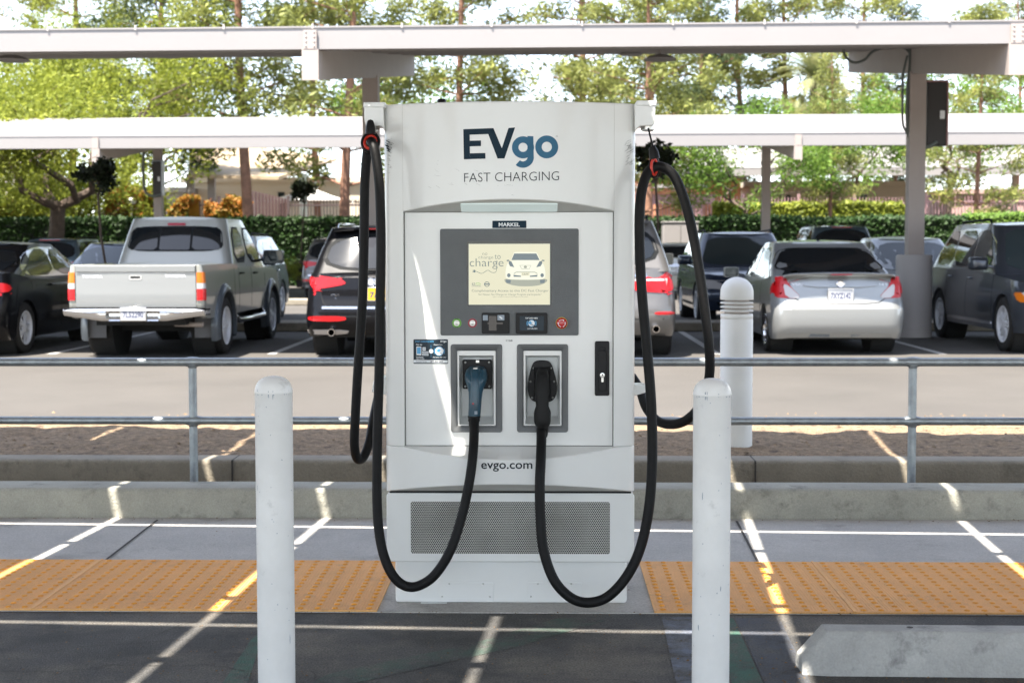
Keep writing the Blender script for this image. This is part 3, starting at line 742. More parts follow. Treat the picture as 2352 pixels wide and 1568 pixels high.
def ringz(px, py, r0, r1, y, m, name, parent, n=28):
    q = c(px, py); mb = MB()
    vs = []; fs = []
    for k in range(n):
        a = 2*math.pi*k/n; vs += [(q.x+r0*math.cos(a),y,q.z+r0*math.sin(a)),(q.x+r1*math.cos(a),y,q.z+r1*math.sin(a))]
    for k in range(n): k2=(k+1)%n; fs.append((2*k,2*k2,2*k2+1,2*k+1))
    mb.add(vs, fs); return mb.build(name, m, parent, smooth=False, fix=False)
# ---- console
cp = plate('console', (1012,525,1329,770), 'grey_panel', ch, -.008, .0, .007)
plate('screen_bezel', (1074,555,1266,702), 'black_gloss', cp, -.0095, -.005, .002, bevel=0)
scr = plate('screen', (1077,560,1263,700), 'scr_cream', cp, -.0105, -.0096, .001, bevel=0)
def px_poly(pts, y, Y=YF): return [(c(x,yy,Y).x, y, c(x,yy,Y).z) for x, yy in pts]
def poly(name, groups, parent, y):
    """groups: list of (material, [polygons in photo px])"""
    ms = [g[0] for g in groups]; mb = MB()
    for i, (m, ps) in enumerate(groups):
        for k, p in enumerate(ps):
            mb.cur = i; v = px_poly(p, y - .00012*i - .00001*k); mb.add(v, [tuple(range(len(v)))])
    return mb.build(name, ms, parent, smooth=False, fix=False)
def ptext(mb, s, x0, y0, x1, y1, y, bold=0.0, Y=YF):
    a = c(x0, y1, Y); b = c(x1, y0, Y); text(mb, s, a.x, a.z, b.x, b.z, y if callable(y) else (lambda q, w: y), bold)
def ell(cx, cy, rx, ry, n=18, a0=0, a1=360): return [(cx+rx*math.cos(rad(a0+(a1-a0)*k/n)), cy+ry*math.sin(rad(a0+(a1-a0)*k/n))) for k in range(n+(a1-a0<360))]
def cr_px(x, y): return (1600+x/2.6133)/1.74150, (850+y/2.6133)/1.74150     # from the enlarged detail to photo px
def crs(pts): return [cr_px(*p) for p in pts]
def stroke(pts, w):                         # a poly-line as thin quads in px
    out = []
    for (a, b), (c_, d) in zip(pts, pts[1:]):
        l = math.hypot(c_-a, d-b) or 1; nx, ny = -(d-b)/l*w/2, (c_-a)/l*w/2
        out.append([(a+nx,b+ny),(c_+nx,d+ny),(c_-nx,d-ny),(a-nx,b-ny)])
    return out
frame = stroke(crs([(718,325),(1570,325),(1570,963),(718,963),(718,325)]), .9)
cord = [(q.x, q.y) for q in catmull([Vector((*cr_px(x,y),0)) for x, y in ((1014,500),(1012,580),(1000,622),(960,625),(920,602),(880,625),(850,636),(815,622),(790,612))], 5)]
plug = [crs([(770,600),(785,598),(792,612),(785,627),(770,624)])] + stroke(crs([(757,605),(772,605)]), 1) + stroke(crs([(757,619),(772,619)]), 1)
body = crs([(1165,500),(1130,520),(1110,570),(1102,640),(1108,690),(1180,702),(1440,702),(1515,690),(1522,640),(1512,570),(1490,520),(1462,500)]); body = chaikin(body, 1)
poly('advert', [
 ('scr_shade', [chaikin(crs([(1085,700),(1110,740),(1200,765),(1300,772),(1450,765),(1530,730),(1545,700),(1500,690),(1120,690)]),2)]),
 ('scr_pale', [body, crs([(1190,420),(1205,413),(1415,413),(1432,420),(1470,500),(1158,500)])]),
 ('scr_glass', [crs([(1195,428),(1425,428),(1460,497),(1165,497)]), crs([(1140,505),(1165,510),(1195,572),(1150,560),(1136,530)]), crs([(1484,505),(1458,510),(1424,572),(1470,560),(1488,530)]),
                crs([(1113,497),(1140,493),(1144,506),(1120,510)]), crs([(1512,497),(1486,493),(1482,506),(1508,510)]),
                crs([(1186,650),(1265,660),(1265,672),(1190,670)]), crs([(1358,660),(1438,650),(1434,670),(1358,672)]), ell(*cr_px(1138,655),4,4.5), ell(*cr_px(1486,655),4,4.5),
                crs([(1106,700),(1160,704),(1155,738),(1112,735)]), crs([(1516,700),(1462,704),(1467,738),(1510,735)])]),
 ('scr_shade', stroke(crs([(1252,552),(1275,590),(1350,590),(1370,552),(1252,552)]), .8) + stroke(crs([(1190,640),(1215,622),(1410,622),(1438,640)]), 1.6) + [ell(*cr_px(1311,569),3.8,3.0)]),
 ('scr_cream', [crs([(1270,626),(1354,626),(1354,660),(1270,660)])]),
 ('scr_text', frame + stroke(cord, 1.0) + plug + [ell(*cr_px(780,612),1,1)] + stroke(ell(*cr_px(910,748),5.6,5.2,20), 1.5) + stroke(crs([(881,748),(940,748)]), 2.6)),
 ('scr_green', stroke(crs([(800,735),(820,733),(840,742),(843,750),(820,753),(800,752),(795,744),(800,735)]), .9)),
], scr, -.0108)
mb = MB(); Yt = -.0122
for s_, x0, y0, x1, y1 in (('no',864,422,914,446),('charge',822,452,976,492),('to',990,440,1052,486),('charge',730,480,1083,590)):
    a = cr_px(x0,y0); b = cr_px(x1,y1); ptext(mb, s_, a[0], a[1], b[0], b[1], Yt, -.012)
for s_, x0, y0, x1, y1 in (('EZ',754,735,790,757),('LEAF',1282,637,1342,650)):
    a = cr_px(x0,y0); b = cr_px(x1,y1); ptext(mb, s_, a[0], a[1], b[0], b[1], Yt, .01)
for s_, x0, y0, x1, y1 in (('CHARGE',752,760,845,774),):
    a = cr_px(x0,y0); b = cr_px(x1,y1); ptext(mb, s_, a[0], a[1], b[0], b[1], Yt)
mb.build('advert_text', 'scr_text', scr, smooth=False, fix=False)
mb = MB()
for s_, x0, y0, x1, y1 in (('Complimentary Access to this DC Fast Charger',752,801,1553,836),('for Nissan No Charge to Charge Program participants*',822,843,1480,870),('*Subject to the Nissan No Charge to Charge Program terms and conditions',967,875,1340,887)):
    a = cr_px(x0,y0); b = cr_px(x1,y1); ptext(mb, s_, a[0], a[1], b[0], b[1], Yt)
mb.build('advert_text', 'scr_dim', scr, smooth=False, fix=False)
# name plate
npl = plate('name_plate', (1131,507,1209,524), 'navy', ch, -.0045, -.002, .0015, bevel=0)
mb = MB(); ptext(mb, 'MARKEL', 1145.5, 511.5, 1194, 520.5, -.0052, .03); mb.build('lettering', 'sticker_white', npl, smooth=False, fix=False)
mb = MB(); ptext(mb, 'C1268', 1162, 779.5, 1177, 784, -.0026, .01); mb.build('serial_number', 'dark_text', ch, smooth=False, fix=False)
# buttons
for (px, py, m, nm) in ((1049.5,741.5,'green_ring','start_button'), (1085.5,741.5,'dark_red','stop_button')):
    mb = MB(); disc(mb, px, py, .0175, -.0098, -.008, 28); r_ = mb.build(nm, m, cp)
    mb = MB(); disc(mb, px, py, .0115, -.014, -.0098, 24, .010); mb.build('button_rim', 'steel', r_)
    mb = MB(); disc(mb, px, py, .0075, -.0165, -.014, 24, .0055); mb.build('push_button', 'steel', r_)
    if m == 'green_ring':
        mb = MB(); ptext(mb, 'START', px-4.5, py-10.6, px+4.5, py-8, -.0101, .03); ptext(mb, 'START', px-4.5, py+8, px+4.5, py+10.6, -.0101, .03); mb.build('lettering', 'dark_text', r_, smooth=False, fix=False)
# card slot
cs = plate('card_slot', (1107,718,1170,766), 'black_plastic', cp, -.016, -.008, .006)
mb = MB(); q = cr_px(930,1078); q2 = cr_px(1010,1230); x0,z0,x1,z1 = rc(q[0],q[1],q2[0],q2[1]); mb.box(x0,x1,-.0168,-.016,z0,z1)
q = cr_px(916,1147); q2 = cr_px(1078,1163); x0,z0,x1,z1 = rc(q[0],q[1],q2[0],q2[1]); mb.box(x0,x1,-.0174,-.0168,z0,z1); mb.build('slot', 'black_gloss', cs, smooth=False)
q=cr_px(868,1070); q2=cr_px(920,1125); plate('pictogram', (*q,*q2), 'sticker_grey', cs, -.0166, -.016, .001, bevel=0)
q=cr_px(1020,1068); q2=cr_px(1092,1124); pg = plate('pictogram', (*q,*q2), 'sticker_grey', cs, -.0166, -.016, .001, bevel=0)
poly('card_symbol', [('sticker_white', [crs([(1034,1090),(1048,1080),(1078,1104),(1064,1112)])])], pg, -.0168)
# card reader
rd = plate('card_reader', (1185,718,1257,766), 'black_plastic', cp, -.020, -.008, .006)
q=cr_px(1252,1080); q2=cr_px(1504,1230); rs = plate('reader_face', (*q,*q2), 'sticker_navy', rd, -.0208, -.020, .001, bevel=0)
cx_, cy_ = cr_px(1376,1154)
poly('card_symbol', [('sticker_cyan', [ell(cx_,cy_,7.9,8)] + stroke(ell(cx_,cy_,9.6,10,6,150,210),.9)+stroke(ell(cx_,cy_,11,11,6,150,210),.9)+stroke(ell(cx_,cy_,9.6,10,6,-30,30),.9)+stroke(ell(cx_,cy_,11,11,6,-30,30),.9)), ('sticker_white', [ell(cx_,cy_,7,7.1)]),
   ('sticker_cyan', [crs([(1340,1150),(1362,1130),(1382,1148),(1362,1170)])]), ('sticker_grey', stroke(crs([(1372,1160),(1402,1180)]),2.2)+stroke(crs([(1362,1164),(1386,1182)]),1))], rs, -.0211)
mb = MB(); q=cr_px(1310,1093); q2=cr_px(1440,1108); ptext(mb, 'TAP CARD HERE', *q, *q2, -.0214, .03); q=cr_px(1332,1203); q2=cr_px(1436,1216); ptext(mb, '1-877-494-3833', *q, *q2, -.0214, .02); mb.build('lettering', 'sticker_white', rs, smooth=False, fix=False)
# emergency stop
mb = MB(); disc(mb, 1290, 741.5, .0225, -.011, -.008, 32); es = mb.build('emergency_stop', 'yellow_ring', cp)
mb = MB(); q = c(1290,741.5); mb.lathe([(0,-.031),(.013,-.0305),(.0185,-.028),(.0205,-.023),(.0195,-.0115)], (q.x,0,q.z), 32, 'y'); mb.build('push_button', 'red_btn', es)
gs = []
for a0 in (100, 220, 340): gs += stroke(ell(1290,741.5,8,8,8,a0,a0+75),1.3); e = ell(1290,741.5,8,8,2,a0+70,a0+95); m0 = e[0]; ar = rad(a0+75); gs.append([(1290+6*math.cos(ar),741.5+6*math.sin(ar)),(1290+10*math.cos(ar),741.5+10*math.sin(ar)),(1290+8*math.cos(ar+.35),741.5+8*math.sin(ar+.35))])
poly('arrows', [('sticker_white', gs)], es, -.0318)
# instruction sticker
stk = plate('instruction_sticker', (950,779,1029,835), 'sticker_navy', ch, -.003, -.002, .003, bevel=0)
def s_px(x, y): return (1600+x/2.6133)/1.7415, (1300+y/2.6133)/1.7415
def sps(p): return [s_px(*q) for q in p]
cx_, cy_ = s_px(411,271)
poly('sticker_print', [
 ('sticker_white', [sps([(143,362),(500,366),(498,394),(143,391)]), sps([(172,222),(224,224),(224,316),(172,312)]), sps([(236,230),(270,231),(270,266),(236,265)]), sps([(233,272),(298,274),(298,293),(233,291)]), sps([(233,297),(298,299),(298,319),(233,317)]), ell(*s_px(325,272),5,5), ell(cx_,cy_,17/2*1.25*.98,10.2)]),
 ('sticker_cyan', [sps([(178,232),(218,233),(218,300),(178,298)]), sps([(380,266),(404,246),(428,262),(404,284)])] + stroke(ell(cx_,cy_,10,10,20),1) + stroke(sps([(325,208),(325,250)]),.5) + stroke(sps([(325,294),(325,336)]),.5)+stroke(ell(cx_,cy_,12.2,12,6,150,210),.8)+stroke(ell(cx_,cy_,12.2,12,6,-30,30),.8)),
 ('sticker_grey', stroke(sps([(412,280),(446,306)]),1.6)+stroke(sps([(396,284),(430,308)]),.8)+stroke(sps([(240,282),(292,284)]),1.8)+stroke(sps([(240,308),(292,309)]),1.8)+stroke(sps([(241,248),(266,249)]),1.8)),
], stk, -.0032)
mb = MB()
for s_, x0,y0,x1,y1,b_ in (('EVgo',425,158,486,184,.03),('EVgo App',170,196,232,212,.03),('Program Card',355,198,441,213,.02),('Download at:',170,325,245,339,.02),('evgo.com/app',170,342,255,355,.03),('Hold card to RFID reader',345,328,483,341,0)):
    ptext(mb, s_, *s_px(x0,y0), *s_px(x1,y1), -.0037, b_)
mb.build('lettering', 'sticker_white', stk, smooth=False, fix=False)
mb = MB(); ptext(mb, 'START CHARGING NOW', *s_px(160,162), *s_px(355,180), -.0037, .01); mb.build('lettering', 'sticker_cyan', stk, smooth=False, fix=False)
mb = MB(); ptext(mb, 'Customer Service', *s_px(168,371), *s_px(280,385), -.0037, .01); ptext(mb, '877-455-3833', *s_px(320,370), *s_px(452,388), -.0037, .03); ptext(mb, 'OR', *s_px(318,267), *s_px(332,277), -.0037, .02); mb.build('lettering', 'dark_text', stk, smooth=False, fix=False)
# ---- holsters
def rring(name, outer, inner, r0, r1, y0, y1, m, parent):
    A = rrect(*rc(*outer), r0, 5); B = rrect(*rc(*inner), r1, 5); n = len(A); mb = MB()
    vs = [(x,y0+.004,z) for x,z in A] + [(x,y0,z) for x,z in [(a[0]*.93+b[0]*.07,a[1]*.93+b[1]*.07) for a,b in zip(A,B)]] + [(x,y0,z) for x,z in [(a[0]*.2+b[0]*.8,a[1]*.2+b[1]*.8) for a,b in zip(A,B)]] + [(x,y0+.004,z) for x,z in B] + [(x,y1,z) for x,z in B] + [(x,y1,z) for x,z in A]
    fs = []
    for k in range(6):
        for i in range(n): j=(i+1)%n; fs.append((k*n+i,k*n+j,((k+1)%6)*n+j,((k+1)%6)*n+i))
    mb.add(vs, fs); return mb.build(name, m, parent)
def basin(outer, inner, y0, y1, parent, px_in=4):
    x0,z0,x1,z1 = rc(*outer); a0,b0,a1,b1 = rc(*inner); mb = MB()
    mb.add([(x0,y0,z0),(x1,y0,z0),(x1,y0,z1),(x0,y0,z1),(a0,y1,b0),(a1,y1,b0),(a1,y1,b1),(a0,y1,b1)],
           [(0,1,5,4),(1,2,6,5),(2,3,7,6),(3,0,4,7),(4,5,6,7)])
    return mb.build('recess', 'holster_white', parent, fix=False, bevel=.003)
def screws(px, parent, y, r=.0042):
    for x, yy in px: mb = MB(); q = c(x,yy); mb.lathe([(0,y-.003),(r*.5,y-.0028),(r,y-.001),(r,y+.001)], (q.x,0,q.z), 12, 'y'); mb.build('screw', 'steel', parent)
hs = []
for i, x0 in enumerate((1036, 1187.5)):
    f = rring('holster_frame', (x0,790,x0+117.5,992), (x0+15,805,x0+102.5,977), .010, .004, -.010, .001, 'grey_frame', ch)
    basin((x0+15,805,x0+102.5,977), (x0+23,823,x0+94,960), .0, .062, f); hs.append(f)
sp = plate('socket_plate', (1061,828,1129,896), 'black_plastic', hs[0], .050, .0615, .006)
screws([(1067,834.5),(1122,834.5),(1067,890),(1122.5,890)], sp, .049)
q = s_px(786,374); q2 = s_px(824,404); plate('latch', (*q,*q2), 'steel', sp, .044, .052, .001)
mb = MB(); o_ = chaikin([(c(*s_px(x,y)).x, c(*s_px(x,y)).z) for x,y in ((1405,378),(1560,378),(1600,450),(1650,650),(1630,770),(1570,825),(1410,825),(1345,770),(1325,650),(1370,450))], 3)
mb.ext(o_[::-1], .050, .0615); sp2 = mb.build('socket_plate', 'black_plastic', hs[1], bevel=.002)
screws([s_px(x,y) for x,y in ((1396,460),(1579,460),(1364,602),(1612,602),(1380,772),(1597,772))], sp2, .049)
# ---- plugs (lofted bodies)
def loft(secs, n=20, pw=2.6):
    """secs: (centre Vector, half width x, half depth y)"""
    mb = MB(); vs = []; fs = []
    for (q, a, b) in secs:
        for k in range(n):
            t = 2*math.pi*k/n; cx = math.copysign(abs(math.cos(t))**(2/pw), math.cos(t)); sx = math.copysign(abs(math.sin(t))**(2/pw), math.sin(t))
            vs.append((q.x+a*cx, q.y+b*sx, q.z))
    for i in range(len(secs)-1):
        for k in range(n): k2=(k+1)%n; fs.append((i*n+k,i*n+k2,(i+1)*n+k2,(i+1)*n+k))
    fs.append(tuple(range(n))); fs.append(tuple((len(secs)-1)*n+k for k in range(n))[::-1]); mb.add(vs, fs); return mb
def S(x, y, w, yy, dp): q = c(*s_px(x, y)); return (Vector((q.x, yy, q.z)), w/2.6133/1.7415/599/2, dp)
pl1 = loft([S(800,432,70,.02,.014),S(798,440,150,.012,.03),S(797,470,206,.004,.044),S(796,520,236,-.004,.054),S(797,560,232,-.012,.052),S(797,600,206,-.020,.046),S(796,640,172,-.030,.036),S(795,690,146,-.038,.028),S(793,760,134,-.045,.024),S(789,840,128,-.048,.022),S(785,900,128,-.048,.021),S(783,935,126,-.048,.021)])
p1 = pl1.build('blue_plug', 'gun_blue', ch, ang=50); p1['label'] = 'teal blue plug with a slim handle'
mb = MB(); x0,z0,x1,z1 = rc(*s_px(768,436), *s_px(816,468)); mb.box(x0,x1,-.038,-.022,z0,z1); mb.build('locking_tab', 'steel', p1, bevel=.002)
pt_ = loft([S(792,448,92,-.012,.034),S(792,475,96,-.030,.030),S(792,560,84,-.052,.018),S(792,650,96,-.058,.014),S(790,720,104,-.062,.012),S(788,800,100,-.066,.010)],14); pt_.build('handle_ridge', 'gun_blue', p1, ang=50)
mb = MB(); q = c(*s_px(774,797)); mb.lathe([(0,-.0785),(.0035,-.078),(.004,-.072)], (q.x,0,q.z), 12, 'y'); mb.build('release_button', 'dark_red', p1)
x0,z0,x1,z1 = rc(*s_px(788,876), *s_px(818,908)); mb = MB(); mb.box(x0,x1,-.0725,-.066,z0,z1); mb.build('rating_label', 'sticker_grey', p1, smooth=False)
cf = loft([S(782,930,132,-.048,.0225),S(781,950,130,-.048,.022),S(781,952,122,-.048,.021),S(781,970,120,-.048,.021),S(780,972,124,-.048,.022),S(780,985,122,-.048,.022),S(780,988,112,-.048,.02),S(779,1030,106,-.048,.019),S(778,1044,98,-.048,.018)]); cf.build('cable_boot', 'gun_black', p1, ang=40)
pl2 = loft([S(1490,455,90,.02,.012),S(1488,475,106,-.01,.034),S(1488,520,130,-.022,.040),S(1486,600,146,-.03,.042),S(1486,680,150,-.038,.036),S(1486,760,136,-.046,.03),S(1487,830,130,-.048,.027),S(1488,870,160,-.048,.03),S(1488,900,174,-.048,.032),S(1488,985,172,-.048,.032),S(1489,1020,156,-.048,.03),S(1490,1040,128,-.048,.026),S(1489,1120,112,-.048,.022),S(1488,1150,100,-.048,.019)])
p2 = pl2.build('black_plug', 'gun_black', ch, ang=50); p2['label'] = 'large matt black plug on an oval plate'
mb = loft([S(1486,450,180,.045,.008),S(1486,560,160,.03,.016),S(1486,740,178,.028,.02),S(1488,790,120,.045,.01)]); mb.build('plug_nose', 'gun_black', p2, ang=50)
# ---- door handle
dh = plate('door_handle', (1366,783,1399.5,908), 'black_plastic', ch, -.011, -.002, .006, bevel=.002)
x0,z0,x1,z1 = rc(*s_px(2072,262), *s_px(2158,692)); mb = MB(); mb.ext(rrect(x0,z0,x1,z1,.012), -.0150, -.011); x0,z0,x1,z1 = rc(*s_px(2078,230), *s_px(2146,262)); mb.box(x0,x1,-.0145,-.011,z0,z1); mb.build('lever', 'black_plastic', dh, bevel=.0015)
mb = MB(); q = c(*s_px(2114,520)); mb.lathe([(0,-.0172),(.0055,-.017),(.0092,-.0165),(.0092,-.015)], (q.x,0,q.z), 20, 'y'); x0,z0,x1,z1 = rc(*s_px(2102,525), *s_px(2127,591)); mb.ext(rrect(x0,z0,x1,z1,.003), -.0163, -.015); lk = mb.build('lock_cylinder', 'steel', dh)
mb = MB(); mb.lathe([(0,-.0176),(.003,-.0175)], (q.x,0,q.z+.002), 12, 'y'); mb.build('keyhole', 'black_gloss', lk)
# ---- lettering on the bowed skin
by = lambda x, z: bow(x)-.0006
def bx(px, py):                               # a photo pixel on the bowed surface
    Y = YF
    for _ in range(6): q = P(px, py, Y+DY); Y = YF + bow(q.x-BX)
    return (q.x-BX, q.y-YF-DY-.0009, q.z)
def t_px(x, y): return (1400+x/1.80923)/1.7415, (350+y/1.80923)/1.7415
def flat(groups, name, parent, sub=True):
    ms = [g[0] for g in groups]; mb = MB()
    for i, (m, ps) in enumerate(groups):
        for p in ps:
            mb.cur = i; xa = min(q[0] for q in p)
            while xa < max(q[0] for q in p):
                pp = clipx(clipx(p, xa, 1), xa+12, -1); xa += 12
                if len(pp) > 2: v = [bx(*t_px(*q)) for q in pp]; mb.add(v, [tuple(range(len(v)))])
    return mb.build(name, ms, parent, smooth=False, fix=False)
def clipx(p, x, s):
    out = []
    for a, b in zip(p, p[1:]+p[:1]):
        ia, ib = (a[0]-x)*s >= 0, (b[0]-x)*s >= 0
        if ia: out.append(a)
        if ia != ib: t = (x-a[0])/(b[0]-a[0]); out.append((x, a[1]+(b[1]-a[1])*t))
    return out
def ringq(cx, cy, ro, ri, a0=0, a1=360, n=36, sx=1.0):
    out = []
    for k in range(n):
        u = rad(a0+(a1-a0)*k/n); w = rad(a0+(a1-a0)*(k+1)/n)
        out.append([(cx+ro*math.cos(u)*sx,cy+ro*math.sin(u)),(cx+ro*math.cos(w)*sx,cy+ro*math.sin(w)),(cx+ri*math.cos(w)*sx,cy+ri*math.sin(w)),(cx+ri*math.cos(u)*sx,cy+ri*math.sin(u))])
    return out
lg = [[(820,303),(866,301),(868,519),(824,521)], [(866,301),(1038,295),(1052,336),(866,343)], [(867,386),(948,384),(948,425),(867,427)], [(868,477),(980,475),(980,516),(868,519)],
      [(1010,338),(1038,295),(1100,443),(1072,515)], [(1000,337),(1012,337),(1074,515),(1068,515)], [(1072,515),(1098,443),(1104,443),(1118,514)], [(1098,443),(1147,294),(1195,290),(1118,514)]]
flat([('navy', lg)], 'logo', ch)
g2 = ringq(1252,434,80,32) + [[(1283,352),(1327,356),(1330,440),(1332,515),(1284,515),(1283,440)]] + ringq(1252,508,79,32,0,110) 
g2 = ringq(1252,434,80,33) + [[(1284,352),(1327,354),(1330,505),(1284,505)]] + ringq(1252,503,79,33,0,132,18) + ringq(1424,431,83,37)
flat([('mid_blue', g2), ('dark_text', ringq(1497,354,6,4.8,n=14))], 'logo', ch)
def btext(s, x0, y0, x1, y1, m, bold=0.0, y0r=None, y1r=None):
    """text on the bow; corners given in detail px, right-hand heights may differ"""
    vs, fs = text_mesh(s, bold); ax0=min(v[0] for v in vs); ax1=max(v[0] for v in vs); az0=min(v[1] for v in vs); az1=max(v[1] for v in vs)
    y0r = y0 if y0r is None else y0r; y1r = y1 if y1r is None else y1r; out = []
    for v in vs:
        u = (v[0]-ax0)/(ax1-ax0); w = (v[1]-az0)/(az1-az0); t0 = y0+(y0r-y0)*u; t1 = y1+(y1r-y1)*u
        out.append(bx(*t_px(x0+(x1-x0)*u, t1+(t0-t1)*w)))
    mb = MB(); mb.add(out, fs); return mb.build('lettering', m, ch, smooth=False, fix=False)
btext('FAST CHARGING', 826, 620, 1513, 685, 'dark_text', -.012, 607, 672)
def w_px(x, y): return ((1350+x/1.7422)/1.7415, (1700+y/1.7422)/1.7415)
def inv_t(px, py): return ((px*1.7415-1400)*1.80923, (py*1.7415-350)*1.80923)
a = inv_t(*w_px(1001,262)); b = inv_t(*w_px(1358,322)); btext('evgo.com', a[0], a[1], b[0], b[1], 'dark_text', .012)
# ---- scuffs on the upper corners
rn = random.Random(5); mb = MB()
def scuff(x, y, l, w, ang):
    ca, sa = math.cos(ang), math.sin(ang); pts = [(-l/2,0),(-l*.2,-w/2),(l*.25,-w*.4),(l/2,0),(l*.2,w*.5),(-l*.25,w*.35)]
    v = [bx(*t_px(x+u*ca-v_*sa, y+u*sa+v_*ca)) for u, v_ in pts]; v = [(p_[0], p_[1]-.0004, p_[2]) for p_ in v]; mb.add(v, [tuple(range(6))])
for _ in range(60): scuff(rn.uniform(253,290)+abs(rn.gauss(0,14)), rn.choice((rn.gauss(400,12), rn.gauss(450,30), rn.uniform(380,620))), rn.uniform(6,34), rn.uniform(.8,2.2), rad(rn.gauss(25,18)))
for (x,y,l,w) in ((276,392,44,7),(270,425,38,16),(276,445,34,14),(280,460,28,7),(268,408,30,5)): scuff(x,y,l,w,rad(28))
for _ in range(44): scuff(rn.gauss(2025,14), rn.gauss(430,38) if _ % 3 else rn.gauss(530,20), rn.uniform(8,50), rn.uniform(.8,2.4), rad(rn.gauss(-32,12)))
for _ in range(26): scuff(rn.uniform(560,1300), rn.uniform(500,790), rn.uniform(10,60), rn.uniform(.5,1.0), rad(rn.gauss(22,8)))
mb.build('scuff_mark', 'dark_text', ch, smooth=False, fix=False); k_ = LASTO[0]
[q for q in kids(ch) if q.name.startswith('scuff')][0]['kind'] = 'stuff'
# panel seams
mb = MB()
for px in (933-2, 1408):
    for (ya, yb_) in ((240, 486),):
        pass
for x in (XL-.001, XR+.001):
    y_ = bow(x)-.0003; mb.quad((x-.0006,y_,zrec+.001),(x+.0006,y_,zrec+.001),(x+.0006,y_,ztop_c-.004),(x-.0006,y_,ztop_c-.004))
mb.build('panel_seam', 'chamfer_grey', ch, smooth=False, fix=False)
# ---- vent panel, mesh and base
vz0, vz1 = c(1172,1290).z, zb0-.006
mb = MB(); mb.ext(rrect(c(888,1200).x, vz0, c(1457,1200).x, vz1, .014), -.002, .09); vp = mb.build('vent_panel', 'white_paint', ch, bevel=.004)
m = bpy.data.materials.new('perforated'); m.use_nodes = True; MATS['perforated'] = m; nt = m.node_tree; L = nt.links; b_ = nt.nodes['Principled BSDF']
tc = nt.nodes.new('ShaderNodeTexCoord'); sx = nt.nodes.new('ShaderNodeSeparateXYZ'); L.new(tc.outputs['Object'], sx.inputs[0])
def mth(op, a, b=None, c_=None):
    n = nt.nodes.new('ShaderNodeMath'); n.operation = op
    for i, v in enumerate((a, b, c_)):
        if v is None: continue
        if isinstance(v, (int, float)): n.inputs[i].default_value = v
        else: L.new(v, n.inputs[i])
    return n.outputs[0]
pit = 14.5/1.7422/1.7415/599*.99; rowp = 11.8/1.7422/1.7415/599
rz_ = mth('DIVIDE', sx.outputs['Z'], rowp); fl = mth('FLOOR', rz_); odd = mth('MULTIPLY', mth('FLOORED_MODULO', fl, 2.0), .5)
fx = mth('SUBTRACT', mth('FRACT', mth('ADD', mth('DIVIDE', sx.outputs['X'], pit), odd)), .5); fz = mth('SUBTRACT', mth('FRACT', rz_), .5)
d2 = mth('ADD', mth('MULTIPLY', mth('MULTIPLY', fx, pit/rowp), mth('MULTIPLY', fx, pit/rowp)), mth('MULTIPLY', fz, fz))
hole = mth('LESS_THAN', mth('SQRT', d2), .49)
nz = nt.nodes.new('ShaderNodeTexNoise'); nz.inputs['Scale'].default_value = 4; L.new(tc.outputs['Object'], nz.inputs['Vector'])
mr = nt.nodes.new('ShaderNodeMapRange'); mr.inputs[1].default_value=.45; mr.inputs[2].default_value=.75; mr.inputs[3].default_value=0; mr.inputs[4].default_value=1; L.new(nz.outputs['Fac'], mr.inputs[0])
m0 = nt.nodes.new('ShaderNodeMix'); m0.data_type='RGBA'; m0.inputs[6].default_value=(.62,.62,.58,1); m0.inputs[7].default_value=(.38,.37,.33,1); L.new(mr.outputs[0], m0.inputs[0])
mx = nt.nodes.new('ShaderNodeMix'); mx.data_type='RGBA'; L.new(hole, mx.inputs[0]); L.new(m0.outputs[2], mx.inputs[6]); mx.inputs[7].default_value=(.022,.022,.02,1); L.new(mx.outputs[2], b_.inputs['Base Color']); b_.inputs['Roughness'].default_value=.5
x0,z0,x1,z1 = rc(944,1152,1401,1270); mb = MB(); mb.ext(rrect(x0,z0,x1,z1,.008), -.0026, -.0015); mb.build('grille', 'perforated', vp, smooth=False)
mb = MB(); mb.ext(rrect(c(908,1340,5.6).x, .004, c(1440,1340,5.6).x, vz0-.001, .012), .03, .62); bs = mb.build('plinth', 'white_paint', ch, bevel=.006)
for (xa, xb) in ((1007,1133.5),(1212,1336)):
    x0,z0,x1,z1 = rc(xa,1337,xb,1384,5.6); mb = MB(); mb.ext(rrect(x0,.008,x1,z1,.004), .0272, .031); cv = mb.build('cover_plate', 'white_paint', bs, bevel=.001)
    dx = xb-xa; screws([(xa+dx*.19,1343.5),(xa+dx*.81,1343.5),(xa+dx*.06,1373),(xa+dx*.93,1373)], cv, .0268, .0036)
mb = MB(); x0 = c(985,1385,5.6).x; mb.box(x0-.03, x0+.07, .015, .2, 0, .0045); mb.build('shim', 'white_plain', bs, smooth=False)
